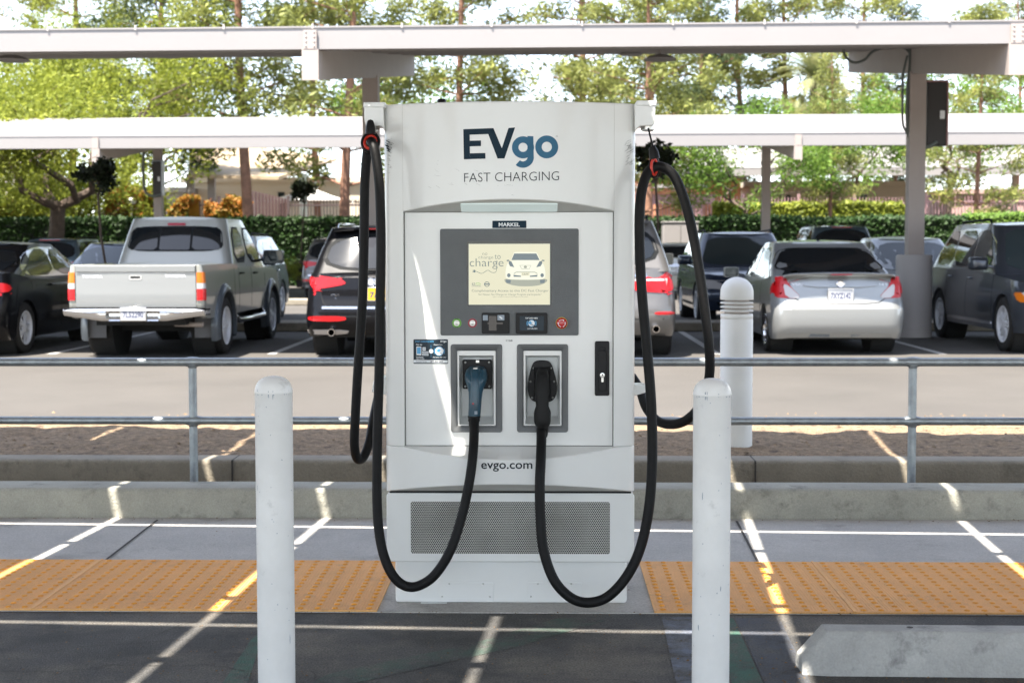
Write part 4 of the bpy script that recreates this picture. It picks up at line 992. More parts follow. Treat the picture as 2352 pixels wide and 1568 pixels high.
# ---- knob on top, brackets for the cable retractors
mb = MB(); q = c(1015,233,5.7); mb.lathe([(0,.036),(.014,.035),(.017,.03),(.017,-.012)], (q.x,.12,ztop_c-.001), 20); mb.build('aerial_cap', 'black_plastic', ch)
def bracket(side):
    mb = MB()
    if side < 0:
        o_ = [(835,236),(880,238.5),(882,299),(878,293),(872,289.5),(850,291),(839,287),(836.5,276)]
        lid = (834.5,236,884,247)
    else:
        o_ = [(1463,232),(1507,232),(1504,284),(1499,289),(1470,289),(1459,302),(1457,240)]
        lid = (1462,232,1508,243)
    p_ = [(c(x,y,5.52).x, c(x,y,5.52).z) for x, y in o_]
    mb.ext(p_, -.045, .06); b_ = mb.build('bracket', 'white_paint', ch, bevel=.004)
    x0,z0,x1,z1 = rc(*lid, Y=5.52); mb = MB(); mb.box(x0,x1,-.049,.062,z0,z1+.002); mb.build('lid', 'white_paint', b_, bevel=.003)
    q = c(848 if side < 0 else 1494, 241.5, 5.52); mb = MB(); mb.lathe([(0,-.053),(.005,-.0525),(.006,-.049)], (q.x,0,q.z), 12, 'y'); mb.build('screw', 'steel', b_)
    q = c(852 if side < 0 else 1490, 292, 5.52); mb = MB(); mb.lathe([(.026,.012),(.026,-.006),(.018,-.012),(.0,-.012)], (q.x,.005,q.z), 20); mb.build('gland', 'steel', b_)
    return b_
bl = bracket(-1); br_ = bracket(1)
for px in (851,):
    q0 = c(858,868,5.6); mb = MB(); 
    mb.hexa([(q0.x-.018,.1,q0.z-.06),(-HW+.004,.1,q0.z-.075),(-HW+.004,.22,q0.z-.075),(q0.x-.018,.22,q0.z-.06),(q0.x-.004,.1,q0.z+.0),(-HW+.004,.1,q0.z-.01),(-HW+.004,.22,q0.z-.01),(q0.x-.004,.22,q0.z+.0)])
    mb.build('side_handle', 'white_paint', ch, bevel=.004)
q0 = c(1486,888,5.6); mb = MB(); mb.hexa([(HW-.006,.1,q0.z-.045),(q0.x+.0,.1,q0.z-.03),(q0.x,.2,q0.z-.03),(HW-.006,.2,q0.z-.045),(HW-.006,.1,q0.z),(q0.x,.1,q0.z),(q0.x,.2,q0.z),(HW-.006,.2,q0.z)]); mb.build('side_handle', 'white_paint', ch, bevel=.004)
# ---- cables
def cab(px, r, name, label):
    """px: (x, y, depth) control points"""
    pts = [c(x, y, Y) for x, y, Y in px]; mb = MB(); mb.tube(catmull(pts, 9), r, 14); o = mb.build(name, 'black_rubber', ch, ang=70); o['label'] = label; return o
RC = .0182
cab([(1089,958,5.52),(1089,985,5.49),(1087,1035,5.41),(1079,1100,5.375),(1062,1180,5.36),(1035,1262,5.33),(1000,1318,5.32),(965,1343,5.32),(935,1346,5.32),(908,1328,5.32),(886,1288,5.33),(872,1230,5.35),(866,1150,5.37),(867,1000,5.39),(871,850,5.40),(873,700,5.40),(875,560,5.40),(872,440,5.41),(865,370,5.42),(857,333,5.44),(850,325,5.50),(844,345,5.54),(838,420,5.55),(836,560,5.55),(832,700,5.55),(822,850,5.56),(816,960,5.58),(814,1020,5.60),(820,1052,5.63),(834,1050,5.66),(848,1015,5.70),(858,960,5.78),(872,900,5.9),(888,880,5.95)], RC*.98, 'charging_cable', 'left black cable looping low in front of the vent')
cab([(1243,985,5.52),(1243.5,1010,5.47),(1242,1060,5.40),(1240,1110,5.375),(1241,1180,5.36),(1248,1260,5.34),(1272,1330,5.32),(1310,1371,5.31),(1350,1383,5.31),(1395,1370,5.31),(1438,1325,5.32),(1470,1260,5.33),(1490,1170,5.34),(1498,1060,5.36),(1496,930,5.38),(1486,800,5.40),(1475,680,5.42),(1469,560,5.44),(1470,470,5.45),(1480,415,5.47),(1496,388,5.49),(1520,384,5.5),(1546,402,5.5),(1568,448,5.5),(1588,520,5.5),(1606,620,5.5),(1620,720,5.51),(1629,800,5.52),(1629,865,5.54),(1612,925,5.57),(1580,962,5.61),(1545,974,5.66),(1510,966,5.72),(1484,935,5.80),(1470,895,5.9),(1452,865,5.96)], RC*1.02, 'charging_cable', 'right black cable hanging beside the bollard')
# rings and cords that carry the cables
def hanger(px, py, Y, tilt, cord, label):
    q = c(px, py, Y); h = MB()
    ringp = [(q.x + .030*math.cos(t)*(1 if tilt else .98), q.y + .02*math.sin(t), q.z + .034*math.sin(t)) for t in [2*math.pi*k/24 for k in range(25)]]
    if tilt: ringp = [(q.x + .014*math.cos(t)+.004, q.y + .012*math.cos(t), q.z + .036*math.sin(t)) for t in [2*math.pi*k/24 for k in range(25)]]
    h.tube(ringp, .0075, 10, cap=False)
    h.tube([(q.x+(.006 if tilt else 0),q.y,q.z+.030),(q.x+(.002 if tilt else 0),q.y,q.z+.055),(q.x-(.004 if tilt else 0),q.y,q.z+.075)], [.020,.018,.012], 12)
    o = h.build('cable_hanger', 'black_plastic', ch, ang=60)
    r_ = MB(); k = .72 if not tilt else .8; r_.tube([(q.x+(a-q.x)*k, b-.006, q.z+(d-q.z)*k) for a, b, d in ringp], .0055, 10, cap=False); r_.build('red_sleeve', 'red_ring', o, ang=60)
    g = MB(); e = c(*cord, 5.52); g.tube([(q.x,q.y,q.z+.07),(e.x,e.y+.02,e.z)], .0035 if tilt else .014, 8); g.build('cord', 'black_plastic', o)
hanger(851, 327, 5.46, False, (852,296), '')
hanger(1500, 384, 5.49, True, (1490,294), '')
# ================================================================== cars (local: +y = nose, x across, origin under the middle of the tail)
def bvh_of(o):
    me = o.data; return BVHTree.FromPolygons([v.co.copy() for v in me.vertices], [tuple(p.vertices) for p in me.polygons])
def decal(trees, poly, axis, off, name, m, parent, it=2, sub=5, depth=.010, w=.22):
    """patch whose outline is given in the plane seen along `axis`, laid off metres proud of the body surface
    axis: 'rear' (x,z), 'front' (x,z), 'right'/'left' (y,z)"""
    if it: poly = chaikin(poly, it, w)
    bm = bmesh.new(); vs = [bm.verts.new((a, 0, b)) for a, b in poly]; bm.faces.new(vs)
    lo = (min(p[0] for p in poly), min(p[1] for p in poly)); hi = (max(p[0] for p in poly), max(p[1] for p in poly))
    for k in range(1, sub):
        for co, no in (((lo[0]+(hi[0]-lo[0])*k/sub,0,0),(1,0,0)), ((0,0,lo[1]+(hi[1]-lo[1])*k/sub),(0,0,1))):
            bmesh.ops.bisect_plane(bm, geom=bm.verts[:]+bm.edges[:]+bm.faces[:], plane_co=co, plane_no=no, dist=1e-5)
    D = {'rear': Vector((0,1,0)), 'front': Vector((0,-1,0)), 'right': Vector((-1,0,0)), 'left': Vector((1,0,0)), 'top': Vector((0,0,-1))}[axis]
    inner = {}
    bm.verts.ensure_lookup_table()
    for v in bm.verts:
        a, b = v.co.x, v.co.z
        o = {'rear': Vector((a,-3,b)), 'front': Vector((a,9,b)), 'right': Vector((4,a,b)), 'left': Vector((-4,a,b)), 'top': Vector((a,b,4))}[axis]
        best = None
        for t in trees:
            h = t.ray_cast(o, D)
            if h[0] is not None and (best is None or h[3] < best[3]): best = h
        if best is None:
            for t in trees:
                q = t.find_nearest(o + D*{'rear':3,'front':4,'right':3.1,'left':3.1,'top':2}[axis])
                if q[0] is not None: best = q
            p = best[0]; n = best[1]
        else: p, n = best[0], best[1]
        if n.dot(D) > 0: n = -n
        n = (n - D*.6).normalized()
        v.co = p + n*off; inner[v] = p - n*depth
    be = [e for e in bm.edges if len(e.link_faces) == 1]
    nv = {}
    for e in be:
        for v in e.verts:
            if v not in nv: nv[v] = bm.verts.new(inner[v])
    for e in be: bm.faces.new((e.verts[0], e.verts[1], nv[e.verts[1]], nv[e.verts[0]]))
    bmesh.ops.recalc_face_normals(bm, faces=bm.faces)
    me = bpy.data.meshes.new(name); bm.to_mesh(me); bm.free(); me.materials.append(MATS[m]); me.shade_smooth(); me.set_sharp_from_angle(angle=rad(45))
    ob = bpy.data.objects.new(name, me); COL.objects.link(ob); ob.parent = parent; LASTO[0] = ob; return ob
def mirror(p): return [(-a, b) for a, b in p]

def wheel(parent, x, y, r, w, rimm='rim', spokes=5, double=True, side=1, tyre='tyre'):
    mb = MB(); h = w/2
    prof = [(r*.66,-h*.92),(r*.8,-h),(r*.93,-h*.93),(r*.985,-h*.75),(r,-h*.5),(r,h*.5),(r*.985,h*.75),(r*.93,h*.93),(r*.8,h),(r*.66,h*.92)]
    mb.lathe(prof, (0,0,0), 36, 'x', cap=False)
    for k in (-.45,-.15,.15,.45): mb.lathe([(r*.985,k*w-.004),(r+.0015,k*w-.003),(r+.0015,k*w+.003),(r*.985,k*w+.004)], (0,0,0), 36, 'x', cap=False)
    o = mb.build('wheel', tyre, parent, loc=(x, y, r), ang=50)
    rm = MB(); R_ = r*.67; s = side
    rm.lathe([(R_,s*h*.92),(R_-.006,s*h*.97),(R_-.02,s*h*.9),(R_-.03,s*h*.35),(R_-.035,-s*h*.2)], (0,0,0), 36, 'x', cap=False)
    for k in range(spokes):
        for dd in ((-.10,.10) if double else (0,)):
            a = 2*math.pi*k/spokes + dd; a2 = 2*math.pi*k/spokes + dd*1.9; wd = .013 if double else .030
            def pt(rr, ang, off_, dep): return (s*dep, rr*math.cos(ang)-off_*math.sin(ang), rr*math.sin(ang)+off_*math.cos(ang))
            ps = []
            for dep in (h*.55, h*.82):
                ps += [pt(.035,a,-wd,dep), pt(R_-.012,a2,-wd*.8,dep-.012), pt(R_-.012,a2,wd*.8,dep-.012), pt(.035,a,wd,dep)]
            rm.hexa(ps)
    rm.lathe([(0,s*h*.88),(.03,s*h*.87),(.055,s*h*.8),(.06,s*h*.5)], (0,0,0), 20, 'x')
    rm.build('rim', rimm, o, ang=35)
    bk = MB(); bk.lathe([(0,s*h*.1),(R_*.98,s*h*.1)], (0,0,0), 24, 'x'); bk.build('brake', 'under', o)
    return o

def perim(NS, NE, NC=7):
    """unit description of a rounded rectangle: (kind, t) in order right side, nose corner, nose, corner, left side, corner, tail, corner"""
    q = [('r', i/NS) for i in range(NS)] + [('cfr', i/NC) for i in range(NC)] + [('f', i/NE) for i in range(NE)] + [('cfl', i/NC) for i in range(NC)]
    q += [('l', i/NS) for i in range(NS)] + [('crl', i/NC) for i in range(NC)] + [('b', i/NE) for i in range(NE)] + [('crr', i/NC) for i in range(NC)]
    return q
def perim_pt(kind, t, y0, y1, rc_, fc):
    """returns (nx in -1..1, y). rc_, fc = (rx as a share of the half width, ry metres, bow metres) of tail and nose"""
    rx, ry, rb = rc_; fx, fy, fb = fc; h = math.pi/2
    if kind == 'r': return 1.0, y0+rb+ry + (y1-fb-fy-y0-rb-ry)*t
    if kind == 'l': return -1.0, y1-fb-fy - (y1-fb-fy-y0-rb-ry)*t
    if kind == 'f': nx = (1-fx)*(1-2*t); return nx, y1 - fb*nx*nx
    if kind == 'b': nx = (1-rx)*(2*t-1); return nx, y0 + rb*nx*nx
    if kind in ('cfr','cfl'):
        if kind == 'cfl': t = 1-t
        a = h*t; nx = 1-fx+fx*math.cos(a); ye = y1 - fb*(1-fx)**2; ys = y1-fb-fy
        y = ys + (ye-ys)*math.sin(a); return (nx if kind == 'cfr' else -nx), y
    if kind == 'crr': t = 1-t
    a = h*t; nx = 1-rx+rx*math.cos(a); ye = y0 + rb*(1-rx)**2; ys = y0+rb+ry
    y = ys + (ye-ys)*math.sin(a); return (nx if kind == 'crr' else -nx), y

def car_body(L, W_, ztop, prof_rear, prof_front, wheels, wr, wz, sill=.22, n=6.0, bed=None, name='body', m='car_silver', parent=None, arch=1.12, wtab=None, crown=.035, rcr=(.30,.22,.07), fcr=(.42,.42,.14)):
    """lower body. ztop: table (y,z) of the shoulder line; prof_*: table (v, inset) of the tail / nose; wheels: y positions"""
    levels = [0,.04,.12,.22,.34,.48,.62,.75,.86,.94,.985,1.0]; NS = 84; NE = 16
    wtab = wtab or [(0,.93),(.25,.975),(.5,1.0),(.8,.99),(.95,.965),(1.2,.93)]
    def zb(y):
        z = sill
        for wy in wheels:
            d = abs(y-wy); R_ = wr*arch
            if d < R_: z = max(z, wr + math.sqrt(R_*R_-d*d)*.98)
        if y < .25: z = max(z, sill + .05*(1-y/.25))
        if y > L-.3: z = max(z, sill + .04*(y-L+.3)/.3)
        return z
    PR = perim(NS, NE)
    def ring(v, s=1.0, zadd=0.0, sl=1.0):
        r0 = lerpt(prof_rear, v); r1 = L - lerpt(prof_front, v); out = []
        if sl < 1: r0 += (1-sl)*2; r1 -= (1-sl)*2
        for kind, t in PR:
            nx, y = perim_pt(kind, t, r0, r1, rcr, fcr)
            zt = smoothl(ztop, y); z0 = min(zb(y), zt-.03)
            z = z0+(zt-z0)*v + zadd*(1-(abs(nx)*s)**2)
            out.append((W_/2*nx*lerpt(wtab, z)*s, y, z))
        return out
    # order of perimeter: right side (tail->nose), nose (right->left), left (nose->tail), tail (left->right)
    rings = [ring(v) for v in levels]
    # inward return under the sill, so that the body has thickness
    first = [(x*.93, y, z-.002) for x, y, z in rings[0]]
    if bed:
        y0, y1, dz = bed
        rings.append([(x*.975,y,z+.004) for x,y,z in ring(1.0,1.0)])
        rings.append([(x*.94, min(max(y, y0), 99) if y < (y0+.02) else y, z-(0 if y > y1 else .004)) for x,y,z in ring(1.0,1.0)])
        lv = [(.935,.0,1),(.93,.0,1)]
        r_a = ring(1.0,.935); rings.append([(x, max(y,y0), z-(dz if y < y1 else 0)) for x,y,z in r_a])
        for s in (.7,.4,.0): rings.append([(x, max(y,y0), z-(dz if y < y1 else -crown*(1-s*s))) for x,y,z in ring(1.0,s)])
    else:
        for s in (.97,.9,.78,.6,.35,.0): rings.append(ring(1.0, s, crown, 1-(1-s)*.01))
    rings = [first]+rings; N = len(rings[0]); vs = [p for r_ in rings for p in r_]; fs = []
    for j in range(len(rings)-1):
        for i in range(N): i2=(i+1)%N; fs.append((j*N+i,j*N+i2,(j+1)*N+i2,(j+1)*N+i))
    mb = MB(); mb.add(vs, fs); return mb.build(name, m, parent, ang=32), zb

def cabin(y0, y1, y2, y3, wb, wr_, zbelt, zroof, m, parent, n=4.5, bulge=.035, name='cabin', crown=.04, rcr=(.16,.12,.09), fcr=(.2,.2,.22)):
    """greenhouse: base from y0 to y1, roof from y2 to y3; zbelt,zroof tables over y"""
    PR = perim(26, 14)
    def ring(v, s=1.0, up=0.0):
        a = y0+(y2-y0)*v; b = y1+(y3-y1)*v; Wd = wb+(wr_-wb)*v + bulge*math.sin(math.pi*v)*.7; out = []
        for kind, t in PR:
            nx, y = perim_pt(kind, t, a, b, rcr, fcr)
            zb_ = smoothl(zbelt,y)-.03; zt = smoothl(zroof, y2+(y3-y2)*(y-a)/(b-a))
            if s < 1: y = (y2+y3)/2 + (y-(y2+y3)/2)*(.9+.1*s)
            out.append((Wd/2*nx*s, y, zb_+(zt-zb_)*v+up*(1-(s*abs(nx))**2)))
        return out
    rings=[ring(v) for v in (0,.15,.35,.55,.75,.9,.97,1.0)]+[ring(1.0,s,crown) for s in (.96,.88,.7,.4,.0)]
    N=len(rings[0]); vs=[p for r_ in rings for p in r_]; fs=[]
    for j in range(len(rings)-1):
        for i in range(N): i2=(i+1)%N; fs.append((j*N+i,j*N+i2,(j+1)*N+i2,(j+1)*N+i))
    mb=MB(); mb.add(vs,fs); return mb.build(name, m, parent, ang=40)

def plate_on(parent, x, y, z, w, h, txt, front=False, m='plate_white', tm='plate_dark', frame='chrome'):
    s = 1 if front else -1; mb = MB(); mb.box(x-w/2-.012,x+w/2+.012,y-.004,y+.004,z-h/2-.012,z+h/2+.012); f = mb.build('licence_plate', frame, parent, bevel=.003)
    mb = MB(); yy = y+s*.006; mb.box(x-w/2,x+w/2,min(y+s*.0041,yy),max(y+s*.0041,yy),z-h/2,z+h/2); p_ = mb.build('plate_face', m, f, smooth=False)
    if txt and not front:
        mb = MB(); text(mb, txt, x-w*.42, z-h*.32, x+w*.42, z+h*.18, lambda a,b: yy-.001, .03); mb.build('lettering', tm, f, smooth=False, fix=False)
    return f
def badge(parent, s, x0, z0, x1, z1, trees, m='chrome', nm='badge', axis='rear'):
    mb = MB()
    def yf(x, z):
        best = None
        for t in trees:
            h = t.ray_cast(Vector((x,-3,z)), Vector((0,1,0)))
            if h[0] is not None and (best is None or h[0].y < best): best = h[0].y
        return (best if best is not None else 0)-.004
    text(mb, s, x0, z0, x1, z1, yf, .03); return mb.build(nm, m, parent, smooth=False, fix=False)
def mirror_part(parent, x, y, z, s, m='car_black', facing=1, size=1.0):
    mb = MB(); a = .11*size; b = .075*size
    prof = rrect(-a,-b,a,b,.03*size,3)
    vs=[]; n_=len(prof)
    for (yy, k) in ((-.04,1),( .03,1.0),(.09,.8),(.12,.45)):
        vs += [(px*k, -yy*-1*facing if facing>0 else -yy, pz*k) for px,pz in prof]
    fs=[tuple(range(n_))]+[(j*n_+i,j*n_+(i+1)%n_,(j+1)*n_+(i+1)%n_,(j+1)*n_+i) for j in range(3) for i in range(n_)]+[tuple(3*n_+i for i in range(n_))]
    mb.add(vs,fs); mb.tube([(-s*a*.8,.02*facing,-.03),(-s*(a+.09),.05*facing,-.05)], .022, 8)
    o = mb.build('wing_mirror', m, parent, loc=(x,y,z), ang=45)
    g = MB(); g.ext(rrect(-a*.88,-b*.85,a*.88,b*.85,.02), -.046*facing if facing>0 else .040, -.041*facing if facing>0 else .046); g.build('mirror_glass', 'glass_tint', o, smooth=False); return o
def handle(parent, trees, y, z, side, m='car_silver'):
    h = trees[0].ray_cast(Vector((4*side,y,z)), Vector((-side,0,0)))
    if h[0] is None: return
    x = h[0].x; mb = MB(); mb.tube([(x,y-.09,z),(x+side*.028,y-.07,z),(x+side*.03,y+.07,z),(x,y+.09,z)], .011, 8); mb.build('door_handle', m, parent)
def underside(parent, L, W_, z=.2, y0=.2, y1=None, zt=None):
    mb = MB(); mb.box(-W_/2+.28, W_/2-.28, y0, (y1 or L-.35), z, zt or .62); return mb.build('underbody', 'under', parent, smooth=False)
def wells(parent, W_, wheels, r):
    for wy in wheels:
        for s in (-1,1):
            mb = MB(); mb.lathe([(r*1.14,0),(r*1.14,-.28),(0,-.28)], (0,0,0), 28, 'x', cap=False)
            o = mb.build('wheel_well', 'under', parent, loc=(s*(W_/2-.06),wy,r));
            if s < 0: o.scale.x = -1
def shut(trees, y, z0, z1, side, parent, lean=0.0):
    decal(trees, [(y-.004,z0),(y+.004,z0),(y+.004+lean,z1),(y-.004+lean,z1)], 'right' if side>0 else 'left', .0015, 'door_gap', 'under', parent, it=0, sub=6, depth=.004)

def place(t, X, Y, face):       # face = +1: nose away from the camera
    t.location = (X, Y, 0); t.rotation_euler = (0,0,0 if face > 0 else math.pi)

# ---------------------------------------------------------------- silver saloon
def sedan(label, m, L=4.45, W_=1.69, H=1.46, detail=True, plate='', tail='split', spoiler=False, badges=(), belt=.92, wr=.30, base=(.45,3.45), roof=(1.35,2.65), deck=1.02, group='cars parked in the rows under the canopies', name='parked_sedan', rimm='rim'):
    t = thing(name, label, 'car', (0,0,0), group); wh = (.88, .88+2.6*L/4.45)
    zt = [(0,deck-.045),(.12,deck-.01),(.5,deck-.0),(1.0,belt+.03),(1.6,belt),(L-1.5,belt-.03),(L-1.1,belt-.04),(L-.4,.80),(L-.08,.70),(L,.62)]
    pr = [(0,.10),(.12,.02),(.3,0.0),(.48,.0),(.56,.03),(.62,.09),(.85,.13),(1.0,.17)]; pf = [(0,.10),(.3,0),(.6,.02),(1,.16)]
    b, zb = car_body(L, W_, zt, pr, pf, wh, wr, None, sill=.20, n=4.2, m=m, parent=t)
    zr = [(roof[0]-.3,H-.07),(roof[0],H-.045),(roof[0]+.5,H-.02),(roof[1]-.4,H-.03),(roof[1]+.2,H-.09)]
    cb = cabin(base[0], base[1]+.35, roof[0], roof[1], W_*.93, W_*.72, zt, zr, m, t, crown=.03)
    T = [bvh_of(b)]; TC = [bvh_of(cb)]
    zB = belt+.05; zT = H-.10
    # rear window
    gw = W_*.40
    decal(TC, [(-gw*1.16,deck+.03),(gw*1.16,deck+.03),(gw*.87,H-.10),(-gw*.87,H-.10)], 'rear', .004, 'window_trim', 'trim_black', t, w=.13)
    decal(TC, [(-gw*1.10,deck+.05),(gw*1.10,deck+.05),(gw*.82,H-.12),(-gw*.82,H-.12)], 'rear', .008, 'rear_window', 'glass_dark', t, w=.13)
    decal(TC, [(-gw*1.1,belt+.03),(gw*1.1,belt+.03),(gw*.80,H-.11),(-gw*.80,H-.11)], 'front', .006, 'windscreen', 'glass_tint', t, w=.13)
    a0, a1, r0, r1 = base[0]+.42, base[1]+.05, roof[0]+.02, roof[1]-.12
    mid = (a0+a1)/2
    for s, ax in ((1,'right'),(-1,'left')):
        decal(TC, [(a0-.08,zB-.02),(a1+.12,zB-.02),(r1+.06,zT+.03),(r0-.04,zT+.03)], ax, .003, 'window_trim', 'chrome', t)
        decal(TC, [(a0+.25,zB),(mid-.04,zB),(mid-.06,zT),(r0+.12,zT)], ax, .008, 'side_window', 'glass_tint', t, it=1)
        decal(TC, [(mid+.04,zB),(a1,zB),(r1,zT),(mid+.02,zT)], ax, .008, 'side_window', 'glass_tint', t, it=1)
        decal(TC, [(a0,zB),(a0+.21,zB),(r0+.09,zT-.06),(r0+.02,zT-.12)], ax, .008, 'side_window', 'glass_tint', t, it=0)
        if detail:
            handle(t, T, mid-.35, belt-.08, s, m); handle(t, T, mid+.65, belt-.10, s, m)
            for y in (a0+.35, mid, a1+.22): shut(T, y, .27, belt-.01, s, t)
            mirror_part(t, s*(W_/2+.09), a1-.05, belt+.08, s, m)
    # lamps
    hw = W_/2
    if tail == 'split':
        for f in (lambda p: p, mirror):
            decal(T, f([(hw-.04,.93),(hw+.02,.98),(hw*.80,1.0),(hw*.74,.88),(hw*.56,.72),(hw*1.0,.73)]), 'rear', .008, 'tail_lamp', 'lamp_red', t, it=1)
            tl = LASTO[0]
            decal(T, f([(hw*.83,.90),(hw*.76,.885),(hw*.565,.722),(hw*.80,.728)]), 'rear', .013, 'reversing_lens', 'lamp_clear', tl, it=1)
        for ax in ('right','left'): decal(T, [(.02,.75),(.42,.80),(.34,.93),(.10,.97)], ax, .008, 'tail_lamp', 'lamp_red', t, it=1)
    elif tail == 'bar':
        for f in (lambda p: p, mirror):
            decal(T, f([(hw*.5,.80),(hw*.98,.76),(hw*.99,.90),(hw*.8,.95),(hw*.5,.90)]), 'rear', .008, 'tail_lamp', 'lamp_red', t, it=1)
        for ax in ('right','left'): decal(T, [(.02,.78),(.40,.84),(.34,.92),(.10,.95)], ax, .008, 'tail_lamp', 'lamp_red', t, it=1)
    for f in (lambda p: p, mirror): decal(T, f([(hw*.95,.64),(hw*.55,.62),(hw*.45,.52),(hw*.9,.54)]), 'front', .008, 'headlight', 'lamp_clear', t, it=1)
    decal(T, [(-hw*.4,.60),(hw*.4,.60),(hw*.3,.48),(-hw*.3,.48)], 'front', .006, 'radiator_grille', 'trim_black', t, it=1)
    if detail:
        # trunk outline and garnish
        decal(T, [(-.64,.99),(-.60,.74),(-.46,.645),(.46,.645),(.60,.74),(.64,.99)], 'rear', .001, 'boot_gap', 'under', t, it=1, sub=8, depth=.004)
        decal(T, [(-.632,.985),(-.592,.745),(-.452,.655),(.452,.655),(.592,.745),(.632,.985)], 'rear', .004, 'boot_lid', m, t, it=1, sub=12)
        TB = T+[bvh_of(LASTO[0])] if False else T
        decal(T, [(-.44,.84),(.44,.84),(.37,.69),(-.37,.69)], 'rear', -.012+.018, 'plate_recess', m, t, it=1)
        decal(T, [(-.46,.945),(.46,.945),(.46,.86),(-.46,.86)], 'rear', .022, 'garnish', 'chrome' if m!='car_silver' else 'car_silver', t, it=1)
        h = T[0].ray_cast(Vector((0,-3,.76)), Vector((0,1,0))); plate_on(t, .0, h[0].y-.026, .765, .30, .15, plate)
        for s_, x0, z0, x1, z1 in badges: badge(t, s_, x0, z0, x1, z1, T, 'under')
        decal(T, [(-hw*.8,.22),(hw*.8,.22),(hw*.74,.30),(-hw*.74,.30)], 'rear', .004, 'bumper_valance', m, t, it=1)
    if spoiler:
        mb = MB(); pts = [(-.70,.20,deck-.03),(-.66,.10,deck+.022),(-.35,.055,deck+.038),(0,.045,deck+.043),(.35,.055,deck+.038),(.66,.10,deck+.022),(.70,.20,deck-.03)]
        vs=[];fs=[]
        for (x,y,z) in catmull(pts,5): vs += [(x,y,z-.02),(x,y-.008,z-.004),(x,y+.02,z+.006),(x,y+.16,z-.004),(x,y+.16,z-.03)]
        n_=31
        for i in range(len(vs)//5-1):
            for j in range(5): fs.append((i*5+j,i*5+(j+1)%5,(i+1)*5+(j+1)%5,(i+1)*5+j))
        mb.add(vs,fs); sp_ = mb.build('spoiler', m, t, ang=60)
        mb = MB(); mb.box(-.13,.13,.034,.05,deck+.015,deck+.030); mb.build('brake_lamp', 'dark_red', sp_, smooth=False)
    for wy in wh:
        for s in (-1,1): wheel(t, s*(W_/2-.115), wy, wr, .195, rimm, side=s)
    wells(t, W_, wh, wr); underside(t, L, W_)
    return t

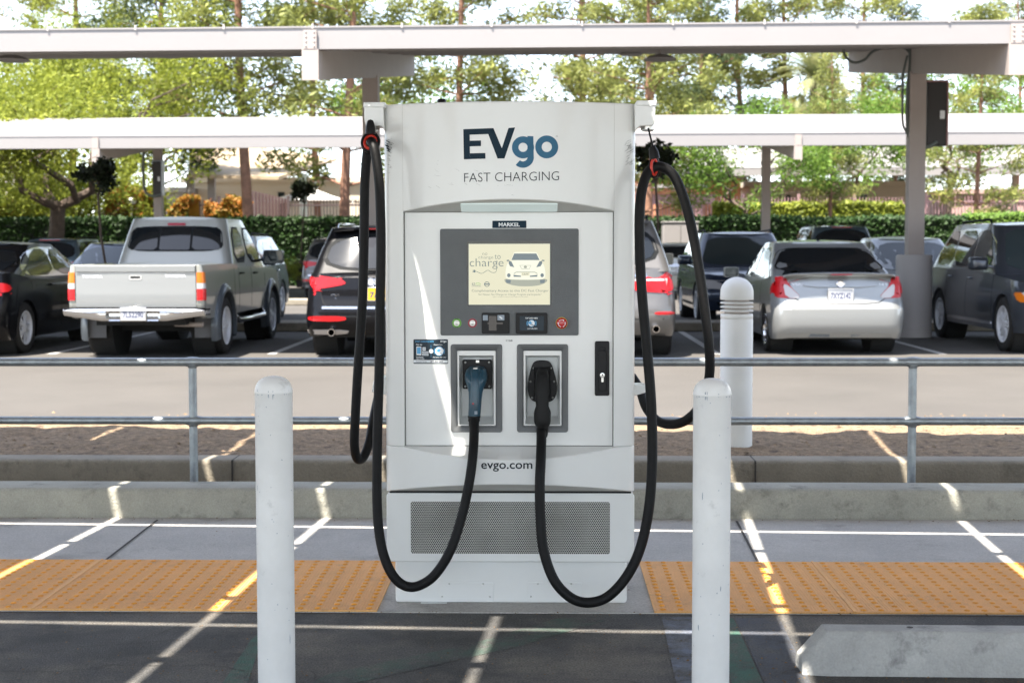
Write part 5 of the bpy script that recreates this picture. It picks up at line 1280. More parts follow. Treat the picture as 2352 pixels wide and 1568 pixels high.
# ---------------------------------------------------------------- tall estate / SUV
def suv(label, m, L=4.7, W_=1.9, H=1.68, belt=1.06, wr=.36, style='a', plate='', deckz=1.1, roof_pull=.52, group='cars parked in the rows under the canopies', name='parked_suv', detail=True, rails=True, plate_m='plate_white', plate_t='plate_dark'):
    t = thing(name, label, 'car', (0,0,0), group); wh = (.95, .95+2.85*L/4.7)
    zt = [(0,belt-.06),(.15,belt-.02),(.5,belt),(2,belt-.02),(L-1.5,belt-.05),(L-1.15,belt-.08),(L-.4,.92),(L-.1,.84),(L,.78)]
    pr = [(0,.12),(.1,.03),(.25,0.0),(.42,.0),(.5,.05),(.6,.075),(.8,.10),(1.0,.14)]; pf = [(0,.12),(.3,0),(.6,.01),(1,.14)]
    b, zb = car_body(L, W_, zt, pr, pf, wh, wr, None, sill=.27, n=4.6, m=m, parent=t)
    zr = [(0,H-.09),(roof_pull,H-.05),(1.2,H-.02),(2.6,H-.03),(L-1.9,H-.08)]
    cb = cabin(.12, L-1.05, roof_pull, L-1.85, W_*.93, W_*.72, zt, zr, m, t, n=4.6, crown=.03)
    T = [bvh_of(b)]; TC = [bvh_of(cb)]; hw = W_/2; zB = belt+.03; zT = H-.12
    g = W_*.375
    decal(TC+T, [(-g*1.12,belt+.02),(g*1.12,belt+.02),(g*.90,H-.11),(-g*.90,H-.11)], 'rear', .004, 'window_trim', 'trim_black', t)
    decal(TC+T, [(-g*1.03,belt+.05),(g*1.03,belt+.05),(g*.84,H-.15),(-g*.84,H-.15)], 'rear', .009, 'rear_window', 'glass_dark', t)
    decal(TC, [(-g*1.1,belt+.0),(g*1.1,belt+.0),(g*.84,H-.11),(-g*.84,H-.11)], 'front', .006, 'windscreen', 'glass_tint', t, w=.13)
    a0, a1, r0, r1 = .45, L-1.62, roof_pull+.22, L-2.12; m1 = a0+(a1-a0)*.33; m2 = a0+(a1-a0)*.66
    for s, ax in ((1,'right'),(-1,'left')):
        decal(TC, [(a0-.06,zB-.02),(a1+.12,zB-.02),(r1+.08,zT+.03),(r0-.08,zT+.03)], ax, .003, 'window_trim', 'chrome' if style != 'b' else 'trim_black', t)
        decal(TC, [(a0,zB),(m1-.03,zB),(m1-.03,zT),(r0,zT)], ax, .008, 'side_window', 'glass_dark', t, it=1)
        decal(TC, [(m1+.03,zB),(m2-.03,zB),(m2-.05,zT),(m1+.03,zT)], ax, .008, 'side_window', 'glass_dark', t, it=1)
        decal(TC, [(m2+.03,zB),(a1,zB),(r1,zT),(m2+.02,zT)], ax, .008, 'side_window', 'glass_tint', t, it=1)
        handle(t, T, m1+.1, belt-.12, s, m); handle(t, T, m2+.15, belt-.13, s, m)
        for y in (m1-.1, m2-.02, a1+.2): shut(T, y, .42, belt-.01, s, t)
        mirror_part(t, s*(W_/2+.10), a1-.05, belt+.08, s, m, size=1.15)
        if rails: mb = MB(); mb.tube([(s*(W_*.33),roof_pull+.25,H-.045),(s*(W_*.33),roof_pull+.35,H+.015),(s*(W_*.33),2.4,H+.03),(s*(W_*.33),2.5,H-.04)], .016, 8); mb.build('roof_rail', 'chrome' if m == 'car_black' else 'trim_black', t)
    mb = MB()
    vs=[];fs=[]; zz=H-.045
    for k in range(13):
        x = -W_*.33+W_*.66*k/12; cx_ = (x/(W_*.33))**2
        vs += [(x,roof_pull-.12+.05*cx_,zz-.02-.02*cx_),(x,roof_pull-.10+.05*cx_,zz+.0-.02*cx_),(x,roof_pull+.22,zz+.012-.02*cx_),(x,roof_pull+.22,zz-.03-.02*cx_)]
    for i in range(12):
        for j in range(4): fs.append((i*4+j,i*4+(j+1)%4,(i+1)*4+(j+1)%4,(i+1)*4+j))
    mb.add(vs,fs); sp_ = mb.build('roof_spoiler', m, t, ang=50)
    mb = MB(); mb.box(-.28,.28,roof_pull-.123,roof_pull-.11,zz-.018,zz-.004); mb.build('brake_lamp', 'lamp_red', sp_, smooth=False)
    if style == 'a':      # wedge lamps that taper inwards, low bar lamps
        for f in (lambda p: p, mirror):
            decal(T, f([(hw+.0,.83),(hw*.96,1.0),(hw*.88,1.035),(hw*.52,.985),(hw*.44,.93),(hw*.55,.90),(hw*.9,.85)]), 'rear', .010, 'tail_lamp', 'lamp_red', t, it=1)
            decal(T, f([(hw*.95,.47),(hw*.95,.53),(hw*.45,.53),(hw*.43,.485),(hw*.55,.465)]), 'rear', .008, 'fog_lamp', 'lamp_red', t, it=1)
            decal(T, f([(hw*.98,.36),(hw*.98,.30),(hw*.45,.30),(hw*.40,.36)]), 'rear', .008, 'bumper_trim', 'canopy_grey', t, it=1)
        for ax in ('right','left'): decal(T, [(.03,.80),(.16,.84),(.32,.95),(.30,.985),(.05,1.0)], ax, .010, 'tail_lamp', 'lamp_red', t, it=1)
        decal(T, [(-.72,.615),(.72,.615),(.72,.645),(-.72,.645)], 'rear', .014, 'chrome_strip', 'chrome', t, it=0)
        decal(T, [(-.76,1.03),(-.74,.72),(-.62,.60),(.62,.60),(.74,.72),(.76,1.03)], 'rear', .0012, 'tailgate_gap', 'under', t, it=1, sub=8, depth=.004)
        decal(T, [(-.752,1.025),(-.732,.725),(-.615,.608),(.615,.608),(.732,.725),(.752,1.025)], 'rear', .004, 'tailgate', m, t, it=1, sub=12)
    else:                 # L-shaped lamps with a chrome line, small reflectors
        for f in (lambda p: p, mirror):
            decal(T, f([(hw+.0,.80),(hw*.995,.98),(hw*.90,1.05),(hw*.86,1.07),(hw*.80,.99),(hw*.40,.975),(hw*.40,.84),(hw*.8,.81)]), 'rear', .010, 'tail_lamp', 'lamp_red', t, it=1)
            tl = LASTO[0]; decal(T, f([(hw*.99,.955),(hw*.40,.955),(hw*.40,.975),(hw*.98,.985)]), 'rear', .014, 'lamp_strip', 'lamp_clear', tl, it=0)
            decal(T, f([(hw*.97,.54),(hw*.97,.58),(hw*.72,.58),(hw*.70,.545)]), 'rear', .008, 'reflector', 'lamp_red', t, it=1)
        for ax in ('right','left'): decal(T, [(.03,.80),(.28,.84),(.30,.95),(.24,1.02),(.05,1.0)], ax, .010, 'tail_lamp', 'lamp_red', t, it=1)
        decal(T, [(-.80,.50),(.80,.50),(.80,.485),(-.80,.485)], 'rear', .003, 'bumper_gap', 'under', t, it=0)
    for s in (-1,1):
        mb = MB(); mb.lathe([(.038,-.02),(.045,-.02),(.045,.25),(.036,.25),(.036,-.018)], (0,0,0), 20, 'y', cap=False); o=mb.build('exhaust_pipe', 'chrome', t, loc=(s*(.60 if style=='a' else .70),.03,.33 if style=='a' else .37))
        bb = MB(); bb.lathe([(0,.03),(.037,.03)], (0,0,0), 16, 'y'); bb.build('pipe_bore', 'under', o)
    h = T[0].ray_cast(Vector((0,-3,.79)), Vector((0,1,0))); plate_on(t, .0, h[0].y-.024, .80, .30, .15, plate, m=plate_m, tm=plate_t)
    mb = MB(); 
    decal(T+TC, [(-.16,belt+.02),(.16,belt+.02),(.16,belt+.035),(-.16,belt+.035)], 'rear', .02, 'wiper', 'trim_black', t, it=0)
    # nose
    for f in (lambda p: p, mirror):
        decal(T, f([(hw*.98,.80),(hw*.62,.78),(hw*.50,.64),(hw*.9,.66)]), 'front', .010, 'headlight', 'lamp_clear', t, it=1)
        tl = LASTO[0]; decal(T, f([(hw*.985,.79),(hw*.92,.785),(hw*.90,.665),(hw*.97,.67)]), 'front', .014, 'turn_signal', 'lamp_amber', tl, it=1)
    for ax in ('right','left'): decal(T, [(L-.36,.70),(L-.05,.66),(L-.05,.78),(L-.34,.82)], ax, .010, 'headlight', 'lamp_clear', t, it=1)
    decal(T, [(-hw*.46,.80),(hw*.46,.80),(hw*.40,.62),(-hw*.40,.62)], 'front', .008, 'radiator_grille', 'trim_black', t, it=1)
    decal(T, [(-hw*.7,.45),(hw*.7,.45),(hw*.6,.33),(-hw*.6,.33)], 'front', .008, 'air_intake', 'trim_black', t, it=1)
    for wy in wh:
        for s in (-1,1): wheel(t, s*(W_/2-.13), wy, wr, .235, side=s, spokes=5)
    wells(t, W_, wh, wr); underside(t, L, W_, .26)
    for ax, s in (('right',1),('left',-1)): decal(T, [(wh[0]+.45,.33),(wh[1]-.45,.33),(wh[1]-.47,.38),(wh[0]+.47,.38)], ax, .008, 'sill_trim', 'chrome' if m in('car_graphite',) else 'trim_black', t, it=1)
    return t, T, TC

# ---------------------------------------------------------------- pickup
def pickup():
    t = thing('pickup_truck', 'silver four-door pickup truck with a chrome rear bumper and mud flaps', 'pickup truck', (0,0,0), 'cars parked in the rows under the canopies')
    L, W_, wr = 5.25, 1.68, .37; wh = (1.12, 4.25); m = 'car_silver'
    zt = [(0,1.165),(1.70,1.165),(1.85,1.15),(3.6,1.10),(4.3,1.08),(4.9,1.02),(5.15,.92),(5.25,.8)]
    pr = [(0,.06),(.08,.015),(.2,0),(1,0.0)]; pf = [(0,.1),(.3,0),(.7,.02),(1,.14)]
    b, zb = car_body(L, W_, zt, pr, pf, wh, wr, None, sill=.50, n=9, m='car_champagne', parent=t, bed=(.06,1.72,.42), arch=1.26, rcr=(.05,.05,.01), fcr=(.3,.3,.12), wtab=[(0,.97),(.5,.985),(.8,1.0),(1.05,.985),(1.25,.95)])
    zr = [(1.6,1.74),(2.0,1.765),(3.0,1.77),(3.3,1.74)]
    cb = cabin(1.72, 4.22, 2.02, 3.35, W_*.945, W_*.76, [(0,1.12),(9,1.10)], zr, 'car_champagne', t, crown=.03, bulge=.02, rcr=(.22,.12,.04), fcr=(.15,.12,.12))
    T=[bvh_of(b)]; TC=[bvh_of(cb)]
    # back of the cab
    decal(TC, [(-.66,1.325),(.66,1.325),(.60,1.665),(-.60,1.665)], 'rear', .004, 'window_trim', 'trim_black', t, w=.14)
    decal(TC, [(-.635,1.345),(-.235,1.345),(-.235,1.648),(-.585,1.648)], 'rear', .010, 'rear_window', 'glass_dark', t, it=1, w=.12)
    decal(TC, [(-.205,1.345),(.205,1.345),(.205,1.638),(-.205,1.638)], 'rear', .010, 'rear_window', 'glass_dark', t, it=1, w=.05)
    decal(TC, [(.635,1.345),(.235,1.345),(.235,1.648),(.585,1.648)], 'rear', .010, 'rear_window', 'glass_dark', t, it=1, w=.12)
    decal(TC, [(-.12,1.675),(.12,1.675),(.12,1.705),(-.12,1.705)], 'rear', .016, 'brake_lamp', 'dark_red', t, it=1, w=.1)
    decal(TC, [(-.6,1.15),(.6,1.15),(.56,1.66),(-.56,1.66)], 'front', .006, 'windscreen', 'glass_tint', t, w=.13)
    for s, ax in ((1,'right'),(-1,'left')):
        decal(TC, [(2.0,1.17),(2.78,1.17),(2.74,1.66),(2.2,1.66)], ax, .005, 'window_trim', 'trim_black', t, it=1)
        decal(TC, [(2.06,1.20),(2.72,1.20),(2.68,1.63),(2.24,1.63)], ax, .010, 'side_window', 'glass_tint', t, it=1)
        decal(TC, [(2.88,1.17),(3.85,1.17),(3.32,1.66),(2.86,1.66)], ax, .005, 'window_trim', 'trim_black', t, it=1)
        decal(TC, [(2.93,1.20),(3.74,1.20),(3.28,1.63),(2.91,1.63)], ax, .010, 'side_window', 'glass_tint', t, it=1)
        handle(t, T, 2.15, 1.03, s, 'trim_black'); handle(t, T, 3.05, 1.02, s, 'trim_black')
        for y in (1.74, 2.02, 2.84, 3.78): shut(T, y, .56, 1.10, s, t)
        mirror_part(t, s*(W_/2+.16), 3.62, 1.24, s, 'flare_grey', size=1.35)
        # flares
        for wy in wh:
            mb = MB(); vs=[];fs=[]; R0=wr*1.24; R1=wr*1.24+.10; n_=20
            for k in range(n_+1):
                a = rad(-18+216*k/n_); 
                for (rr, xx) in ((R0,-.05),(R0,.055),(R0+.03,.06),(R1,.012),(R1,-.05)): vs.append((s*(W_/2+xx-.01), wy+rr*math.cos(a), wr+rr*math.sin(a)*.98))
            for k in range(n_):
                for j in range(4): fs.append((k*5+j,k*5+j+1,(k+1)*5+j+1,(k+1)*5+j))
            mb.add(vs,fs); mb.build('wheel_flare', 'flare_grey', t, ang=60)
            wheel(t, s*(W_/2-.10), wy, wr, .25, side=s, spokes=5, double=False)
        mb = MB(); mb.tube([(s*.80,1.75,.48),(s*.86,1.85,.40),(s*.86,3.55,.40),(s*.80,3.65,.48)], .038, 12); mb.build('side_step', 'chrome', t)
        x0 = s*.56; mb = MB(); mb.box(min(x0,s*.86),max(x0,s*.86),.62,.632,.24,.60); f_=mb.build('mud_flap', 'mudflap', t, bevel=.004)
    wells(t, W_, wh, wr*1.06)
    # tailgate and lamps
    decal(T, [(-.742,.645),(.742,.645),(.742,1.150),(-.742,1.150)], 'rear', .0015, 'tailgate_gap', 'under', t, it=0, sub=6, depth=.004)
    decal(T, [(-.735,.652),(.735,.652),(.735,1.160),(-.735,1.160)], 'rear', .006, 'tailgate', m, t, it=0, sub=6)
    tg = LASTO[0]; TG=[bvh_of(tg)]
    mb = MB(); 
    vs = [(-.73,-.0075,1.075),(.73,-.0075,1.075),(.73,-.016,1.085),(-.73,-.016,1.085),(.73,-.018,1.15),(-.73,-.018,1.15),(.73,.02,1.168),(-.73,.02,1.168)]
    mb.add(vs,[(0,1,2,3),(3,2,4,5),(5,4,6,7)]); mb.build('top_moulding', m, tg, ang=20)
    mb = MB(); mb.ext(rrect(-.075,.985,.075,1.035,.012), -.010,-.0062); hb = mb.build('gate_handle', 'chrome', tg); mb = MB(); mb.ext(rrect(-.06,1.0,.06,1.028,.008), -.0125,-.0101); mb.build('handle_cup', 'trim_black', hb)
    badge(tg, 'TOYOTA', -.655, 1.005, -.40, 1.045, TG, 'rim'); badge(tg, 'TACOMA', .36, 1.01, .62, 1.05, TG, 'rim')
    for s in (1,-1):
        f = (lambda p: p) if s>0 else mirror
        for (z0,z1,mm) in ((.945,1.075,'lamp_amber'),(.875,.942,'lamp_clear'),(.735,.872,'lamp_red')):
            decal(T, f([(.748,z0),(.836,z0),(.836,z1),(.748,z1)]), 'rear', .014, 'tail_lamp', mm, t, it=0)
            decal(T, [(.012,z0),(.06,z0),(.06,z1),(.012,z1)], 'right' if s>0 else 'left', .012, 'tail_lamp', mm, t, it=0)
    # chrome bumper: ends, dropped step in the middle
    mb = MB(); xs = [-.90,-.86,-.60,-.40,-.33,-.30,-.20,0,.20,.30,.33,.40,.60,.86,.90]; vs=[];fs=[]
    for x in xs:
        a=abs(x); lo=.49 if a<.45 else (.52 if a<.7 else .555); hi=.635; yb=-.13 if a<.8 else (-.09 if a<.88 else .05)
        inn = a<.31
        y1=yb+(.05 if inn else 0)
        vs += [(x,.0,hi),(x,yb,hi),(x,yb-.012,hi-.02),(x,y1-.02,(hi+lo)/2+.02),(x,yb-.012 if not inn else y1-.02,lo+.03),(x,yb+.02,lo),(x,.0,lo)]
    n_=7
    for i in range(len(xs)-1):
        for j in range(n_-1): fs.append((i*n_+j,i*n_+j+1,(i+1)*n_+j+1,(i+1)*n_+j))
    mb.add(vs,fs); bp=mb.build('rear_bumper', 'chrome', t, ang=25)
    mb = MB(); mb.box(-.86,.86,-.11,-.0,.636,.645); mb.build('step_pad', 'trim_black', bp, smooth=False)
    plate_on(t, 0, -.125, .575, .30, .15, '7L52290')
    mb = MB(); mb.box(-.55,.55,.2,5.0,.42,.62); mb.box(-.62,.62,1.05,1.2,.30,.42); mb.lathe([(.06,-.75),(.06,.75)], (0,1.12,.36), 12, 'x'); mb.build('underbody','under',t,smooth=False)
    mb = MB(); mb.tube([(.35,.5,.42),(.52,.42,.42),(.72,.40,.42)], .032, 10); mb.build('exhaust_pipe','post_tan',t)
    for f in (lambda p: p, mirror): decal(T, f([(.82,.88),(.5,.88),(.5,.72),(.82,.74)]), 'front', .010, 'headlight', 'lamp_clear', t, it=1)
    decal(T, [(-.44,.88),(.44,.88),(.40,.68),(-.40,.68)], 'front', .008, 'radiator_grille', 'trim_black', t, it=1)
    return t

pk = pickup(); place(pk, -4.97, 17.2, 1)
s1 = sedan('silver saloon with a boot spoiler and red-and-clear tail lamps', 'car_silver', plate='7XYZ142', spoiler=True, deck=1.0, wr=.30, rimm='chrome'); place(s1, 3.73, 17.9, 1)
for k_ in ():
    pass
s0 = sedan('black saloon with chrome window trim at the left edge of the photo', 'car_black', L=4.9, W_=1.86, H=1.46, tail='bar', deck=1.06, wr=.335, belt=.96, base=(.35,3.6), roof=(1.5,2.9), detail=True); place(s0, -7.68, 17.55, 1)
a1_, T, TC = suv('black SUV with wedge tail lamps between the pickup and the charger', 'car_black', L=4.65, W_=1.9, H=1.66, plate='7ALA', plate_m='plate_yellow', plate_t='plate_dark'); place(a1_, -2.02, 17.4, 1)
badge(a1_, 'Q5', -.62, .745, -.49, .80, T, 'chrome')
mb = MB()
for i, x in enumerate((-.115,-.04,.035,.11)): mb.lathe([(.040,-.003),(.046,-.006),(.052,-.003),(.046,0),(.040,-.003)], (x,0,0), 20, 'y')
h_ = T[0].ray_cast(Vector((0,-3,.93)), Vector((0,1,0))); mb.build('badge', 'chrome', a1_, loc=(0,h_[0].y-.008,.945))
a2_, T, TC = suv('metallic grey SUV partly hidden behind the right side of the charger', 'car_grey', L=4.85, W_=1.93, H=1.75, belt=1.12, wr=.375, style='b', plate='6LKJ201'); place(a2_, .67, 17.4, 1)
badge(a2_, 'X5', .40, 1.0, .60, 1.045, T, 'chrome')
a3_, T, TC = suv('graphite crossover with a chrome sill strip, nose towards the camera at the right edge', 'car_graphite', L=4.9, W_=1.85, H=1.72, belt=1.06, wr=.36, rails=True, roof_pull=.75); place(a3_, 6.9, 17.75+4.9, -1)
for o, y in ((s1, 1.62), (s0, 1.8)):
    mb = MB(); mb.tube([(0,y,1.44),(0,y-.02,1.475),(0,y-.10,1.56)], [.028,.012,.004], 8); mb.build('aerial', 'trim_black', o)
# saloon emblem
for o, s_, x0, z0, x1, z1 in ((s1,'VERSA',-.60,.885,-.40,.915),(s1,'1.6 S',.50,.885,.60,.912)):
    bb = [q for q in kids(o) if q.name.startswith('boot_lid')][0]; badge(bb, s_, x0, z0, x1, z1, [bvh_of(bb)], 'rim')
mb = MB(); mb.lathe([(.034,-.004),(.042,-.008),(.048,-.004),(.042,0),(.034,-.004)], (0,0,0), 24, 'y'); mb.box(-.055,.055,-.009,0,-.010,.010)
gg = [q for q in kids(s1) if q.name.startswith('garnish')][0]; y_ = min(v.co.y for v in gg.data.vertices); mb.build('emblem', 'chrome', gg, loc=(0,y_-.002,.902))
# back rows (drawn small, half hidden)
def back(fn, label, m, X, Y, face, **k):
    r = fn(label, m, **k); r = r[0] if isinstance(r, tuple) else r; place(r, X, Y, face); return r
back(suv, 'blue-grey SUV facing the camera behind the silver saloon', 'car_navy', 3.6, 24.5+4.6, -1, L=4.6, W_=1.85, H=1.66)
back(sedan, 'dark blue saloon facing the camera behind the black saloon on the left', 'car_navy', -8.0, 24.6+4.7, -1, L=4.7, W_=1.82, H=1.50)
back(suv, 'dark SUV facing the camera behind the cab of the silver pickup', 'car_teal', -6.15, 24.6+4.6, -1, L=4.6, H=1.62)
back(sedan, 'pale grey car facing the camera behind the concrete column base on the right', 'car_silver', 6.75, 24.6+4.5, -1, L=4.5, W_=1.78, H=1.56)
back(suv, 'silver-grey SUV seen tail on between the pickup and the black SUV', 'car_grey', -5.72, 38.6, 1, L=4.6, W_=1.85, H=1.66, style='a')
back(sedan, 'bronze saloon seen tail on behind the grey SUV and the looping cable', 'car_champagne', 3.65, 37.6, 1, L=4.9, W_=1.86, H=1.50, tail='bar', deck=1.08, plate='5LEX118')
back(suv, 'large dark SUV in the far row behind the roof of the silver saloon', 'car_teal', 8.3, 39.5, 1, L=5.0, W_=2.0, H=1.98, belt=1.25, style='b')
back(suv, 'teal-grey SUV in the far row beyond the dark blue saloon on the left', 'car_teal', -13.6, 38.5, 1, L=4.6, W_=1.85, H=1.66, style='b')
# flag-like red marks behind the saloon's rear window
# ================================================================== vegetation
def leaves(mb_v, mb_f, c_, r, n, size, rnd, flat=1.0, aspect=.5, droop=0.0, shell=.0):
    for _ in range(n):
        while True:
            d = Vector((rnd.uniform(-1,1), rnd.uniform(-1,1), rnd.uniform(-1,1)))
            if d.length < 1 and d.length > shell: break
        p = c_ + Vector((d.x*r, d.y*r, d.z*r*flat))
        a = Vector((rnd.gauss(0,1), rnd.gauss(0,1), rnd.gauss(0,.7)-droop)).normalized(); b = a.orthogonal().normalized()
        b = (b*math.cos(rnd.uniform(0,6.28)) + a.cross(b)*math.sin(rnd.uniform(0,6.28))).normalized()
        s = size*rnd.uniform(.6,1.3); o = len(mb_v)
        mb_v += [tuple(p-a*s*.5), tuple(p+b*s*aspect*.5), tuple(p+a*s*.5), tuple(p-b*s*aspect*.5)]; mb_f.append((o,o+1,o+2,o+3))
def crown_mesh(name, m, clusters, rnd, size, aspect, flat, droop=0.0, dens=1.0, shell=0.0):
    V, Fc = [], []
    for (p, r) in clusters: leaves(V, Fc, Vector(p), r, max(6, int(dens*70*(r**2)*1.0/(size*size)*.045)), size, rnd, flat, aspect, droop, shell)
    me = bpy.data.meshes.new(name); me.from_pydata(V, [], Fc); me.materials.append(MATS[m]); return me
def limb_tube(mb, a, b, r0, r1, rnd, seg=5, wob=.1):
    pts = []; rs = []; a = Vector(a); b = Vector(b); L = (b-a).length
    for i in range(seg+1):
        t = i/seg; p = a.lerp(b, t)
        if 0 < i < seg: p += Vector((rnd.gauss(0,1),rnd.gauss(0,1),rnd.gauss(0,.5)))*wob*L*.12
        pts.append(p); rs.append(r0+(r1-r0)*t)
    mb.tube(pts, rs, 8); return pts
TREE = {}
def make_pine(key, seed, H, base, spread, leaf='leaf_pine', bark='bark_red', dens=1.0, lean=0.0):
    """open-crowned pine: bare trunk to `base`, then uneven whorls of branches that carry flattened needle clumps"""
    rnd = random.Random(seed); mb = MB(); tr = []
    for i in range(11):
        t = i/10; tr.append(Vector((lean*t*H + .18*math.sin(t*5+seed), .15*math.sin(t*4+seed*2), H*t)))
    mb.tube(tr, [.17*(1-.85*i/10)*H/15 + .015 for i in range(11)], 12)
    cl = []; z = base
    while z < H*.97:
        t = z/H; i = min(9, int(t*10)); p0 = tr[i].lerp(tr[i+1], t*10-i)
        reach = spread*(1-((t-.35)/.68)**2*.75 if t > .35 else .9)*rnd.uniform(.55,1.12)
        a = rnd.uniform(0,6.28)
        for k in range(rnd.choice((2,3,3))):
            aa = a + k*2.2 + rnd.uniform(-.4,.4); R_ = reach*rnd.uniform(.6,1.1)
            e = p0 + Vector((math.cos(aa)*R_, math.sin(aa)*R_, R_*rnd.uniform(.05,.5)))
            pts = limb_tube(mb, p0, e, (.042*(1-t*.6)*H/15+.01), .01, rnd)
            for q in range(int(2+R_*1.6)):
                u = rnd.uniform(.38,1.05); b_ = p0.lerp(e, u) + Vector((rnd.gauss(0,.32),rnd.gauss(0,.32),rnd.uniform(-.1,.4)))
                cl.append((tuple(b_), rnd.uniform(.42,.85)))
        z += rnd.uniform(.55,1.25)
    for _ in range(5): cl.append((tuple(tr[-1]+Vector((rnd.gauss(0,.4),rnd.gauss(0,.4),rnd.uniform(-.6,.5)))), rnd.uniform(.4,.7)))
    TREE[key] = (mb, crown_mesh('crown', leaf, cl, rnd, .30, .26, .72, dens=dens*5.2), bark)
def make_broad(key, seed, H, fork, spread, leaf='leaf_lime', bark='bark', size=.20, dens=1.0, droop=.5, asp=.34, cz=None, forks=4, trunk=.24, rr=(.55,1.15)):
    rnd = random.Random(seed); mb = MB(); top = Vector((.1,0,fork))
    mb.tube([Vector((0,0,-.1)), Vector((-.05,0,fork*.35)), Vector((.05,.05,fork*.7)), top], [trunk*1.35, trunk, trunk*.9, trunk*.85], 12)
    cl = []
    for k in range(forks):
        aa = 6.28*k/forks + rnd.uniform(-.3,.3); R_ = spread*rnd.uniform(.45,.7)
        e = top + Vector((math.cos(aa)*R_, math.sin(aa)*R_*.8, (H-fork)*rnd.uniform(.35,.6)))
        limb_tube(mb, top, e, trunk*.55, trunk*.25, rnd, 6, .7)
        for q in range(5):
            a2 = aa + rnd.uniform(-.9,.9); f = e + Vector((math.cos(a2)*spread*.42, math.sin(a2)*spread*.42, (H-fork)*rnd.uniform(-.12,.38)))
            limb_tube(mb, top.lerp(e, rnd.uniform(.5,1)), f, trunk*.2, .012, rnd, 5, .6)
            for _ in range(3): cl.append((tuple(f+Vector((rnd.gauss(0,.6),rnd.gauss(0,.6),rnd.gauss(0,.5)))*spread/4), rnd.uniform(*rr)*spread/4))
    zc = cz or (fork+H)/2
    for _ in range(int(34)):
        d = Vector((rnd.gauss(0,1),rnd.gauss(0,1),rnd.gauss(0,1))).normalized()*rnd.uniform(.72,1.0)
        cl.append(((d.x*spread*.88, d.y*spread*.88, zc+d.z*(H-zc)*.9), rnd.uniform(*rr)*spread/4))
    TREE[key] = (mb, crown_mesh('crown', leaf, cl, rnd, size, asp, .9, droop, dens*3.2, .3), bark)
def make_palm(key, H=9, n=46, L=2.6, bark='bark', seed=3):
    rnd = random.Random(seed); mb = MB(); mb.tube([Vector((.1*math.sin(i*.4),0,H*i/14)) for i in range(15)], [.27 if i < 2 else .2+.02*(i%2) for i in range(15)], 12); V, Fc = [], []
    for k in range(n):
        a = 6.28*k/n*2.4; el = rnd.uniform(-.7,1.35); L_ = L*rnd.uniform(.8,1.1); p = Vector((0,0,H)); d = Vector((math.cos(a)*math.cos(el), math.sin(a)*math.cos(el), math.sin(el)))
        sd_ = d.cross(Vector((0,0,1))).normalized()
        for i in range(14):
            q = p + d*L_/14; d = (d + Vector((0,0,-.075))).normalized(); up = sd_.cross(d)
            for s in (-1,1):
                o = len(V); t = sd_*s*.42*math.sin(math.pi*min(1,(i+1.6)/15)) ; tip = q + t + d*.28 - Vector((0,0,.06))
                V += [tuple(p), tuple(q), tuple(tip)]; Fc.append((o,o+1,o+2))
            p = q
    me = bpy.data.meshes.new('crown'); me.from_pydata(V,[],Fc); me.materials.append(MATS['leaf_palm']); TREE[key] = (mb, me, bark)
PROTO = {}
def tree(key, px, Y, label, rz=0, s=1.0, name='pine_tree', cat='tree', group='trees beyond the parking lot', z0=None, sz=None):
    """the first tree of a kind is built, the others are copies of it"""
    X = P(px, 570, Y).x; gz = z0 if z0 is not None else (1.25 if Y > 58 else (0 if Y < 56 else 1.25*(Y-56)/2.5))
    t = thing(name, label, cat, (X, Y, gz-.05), group, rz)
    if key not in PROTO:
        mb, me, bark = TREE[key]; tk = mb.build('trunk', bark, t); cr_ = bpy.data.objects.new('crown', me); COL.objects.link(cr_); cr_.parent = t; PROTO[key] = (tk, cr_)
    else:
        for o in PROTO[key]: c2 = o.copy(); COL.objects.link(c2); c2.parent = t
    t.scale = (s, s, sz or s); return t
make_pine('p1', 11, 17, 5.0, 4.2); make_pine('p2', 23, 16, 3.4, 3.8); make_pine('p3', 37, 18, 6.0, 3.6, dens=.85)
make_pine('p4', 51, 15, 2.6, 4.4, leaf='leaf_pine_dark', dens=.8)
make_broad('lime', 5, 9.0, 2.9, 5.2, forks=4, trunk=.30, dens=1.0, cz=6.3)
make_broad('green', 8, 6.6, 2.2, 2.6, leaf='leaf_green', size=.17, trunk=.12, dens=.9)
make_broad('bush', 9, 2.9, .5, 1.9, leaf='leaf_lime', size=.15, trunk=.06, dens=.8)
make_broad('topi', 12, 2.86, 2.25, .27, leaf='leaf_topiary', size=.10, trunk=.022, dens=1.5, asp=.5, droop=0, cz=2.60, rr=(.9,2.0))
make_palm('palm')
# big yellow-green tree on the left
t = tree('lime', 128, 50.5, 'spreading yellow-green tree with a dark forked trunk on the left', .4, 1.0, 'broadleaf_tree')
t.scale = (1.02, .9, 1.0)
Lb = 'tall pine of the background row '
tree('lime', 292, 63, 'rounder yellow-green tree right of the big forked one', 2.2, .66, sz=1.2, name= 'broadleaf_tree')
tree('lime', -60, 60, 'yellow-green tree cut by the left edge of the photo', 1.2, 1.0, 'broadleaf_tree')
tree('p1', 175, 72, 'pine rising behind the big yellow-green tree on the left', 0.3, 1.15)
tree('p4', 372, 64, 'dark pine just left of the gap of sky, above the pickup', 1.9, 1.15)
tree('p3', 566, 53.5, 'tall pine with a thick reddish trunk between the pickup and the black SUV', 2.6, 1.05)
tree('p2', 803, 53.5, 'pine whose pale-footed trunk stands left of the charging station', .9, 1.1)
tree('p1', 730, 70, 'pine right of the wide gap of sky, behind the canopy beam', 4.4, 1.0)
tree('p1', 1062, 68, 'pine with a reddish trunk above the left part of the charging station', 5.2, 1.1)
tree('p3', 1330, 66, 'pine above the right part of the charging station', .2, 1.05)
tree('p1', 1485, 60, 'pine seen above the right cable bracket', 1.4, 1.0)
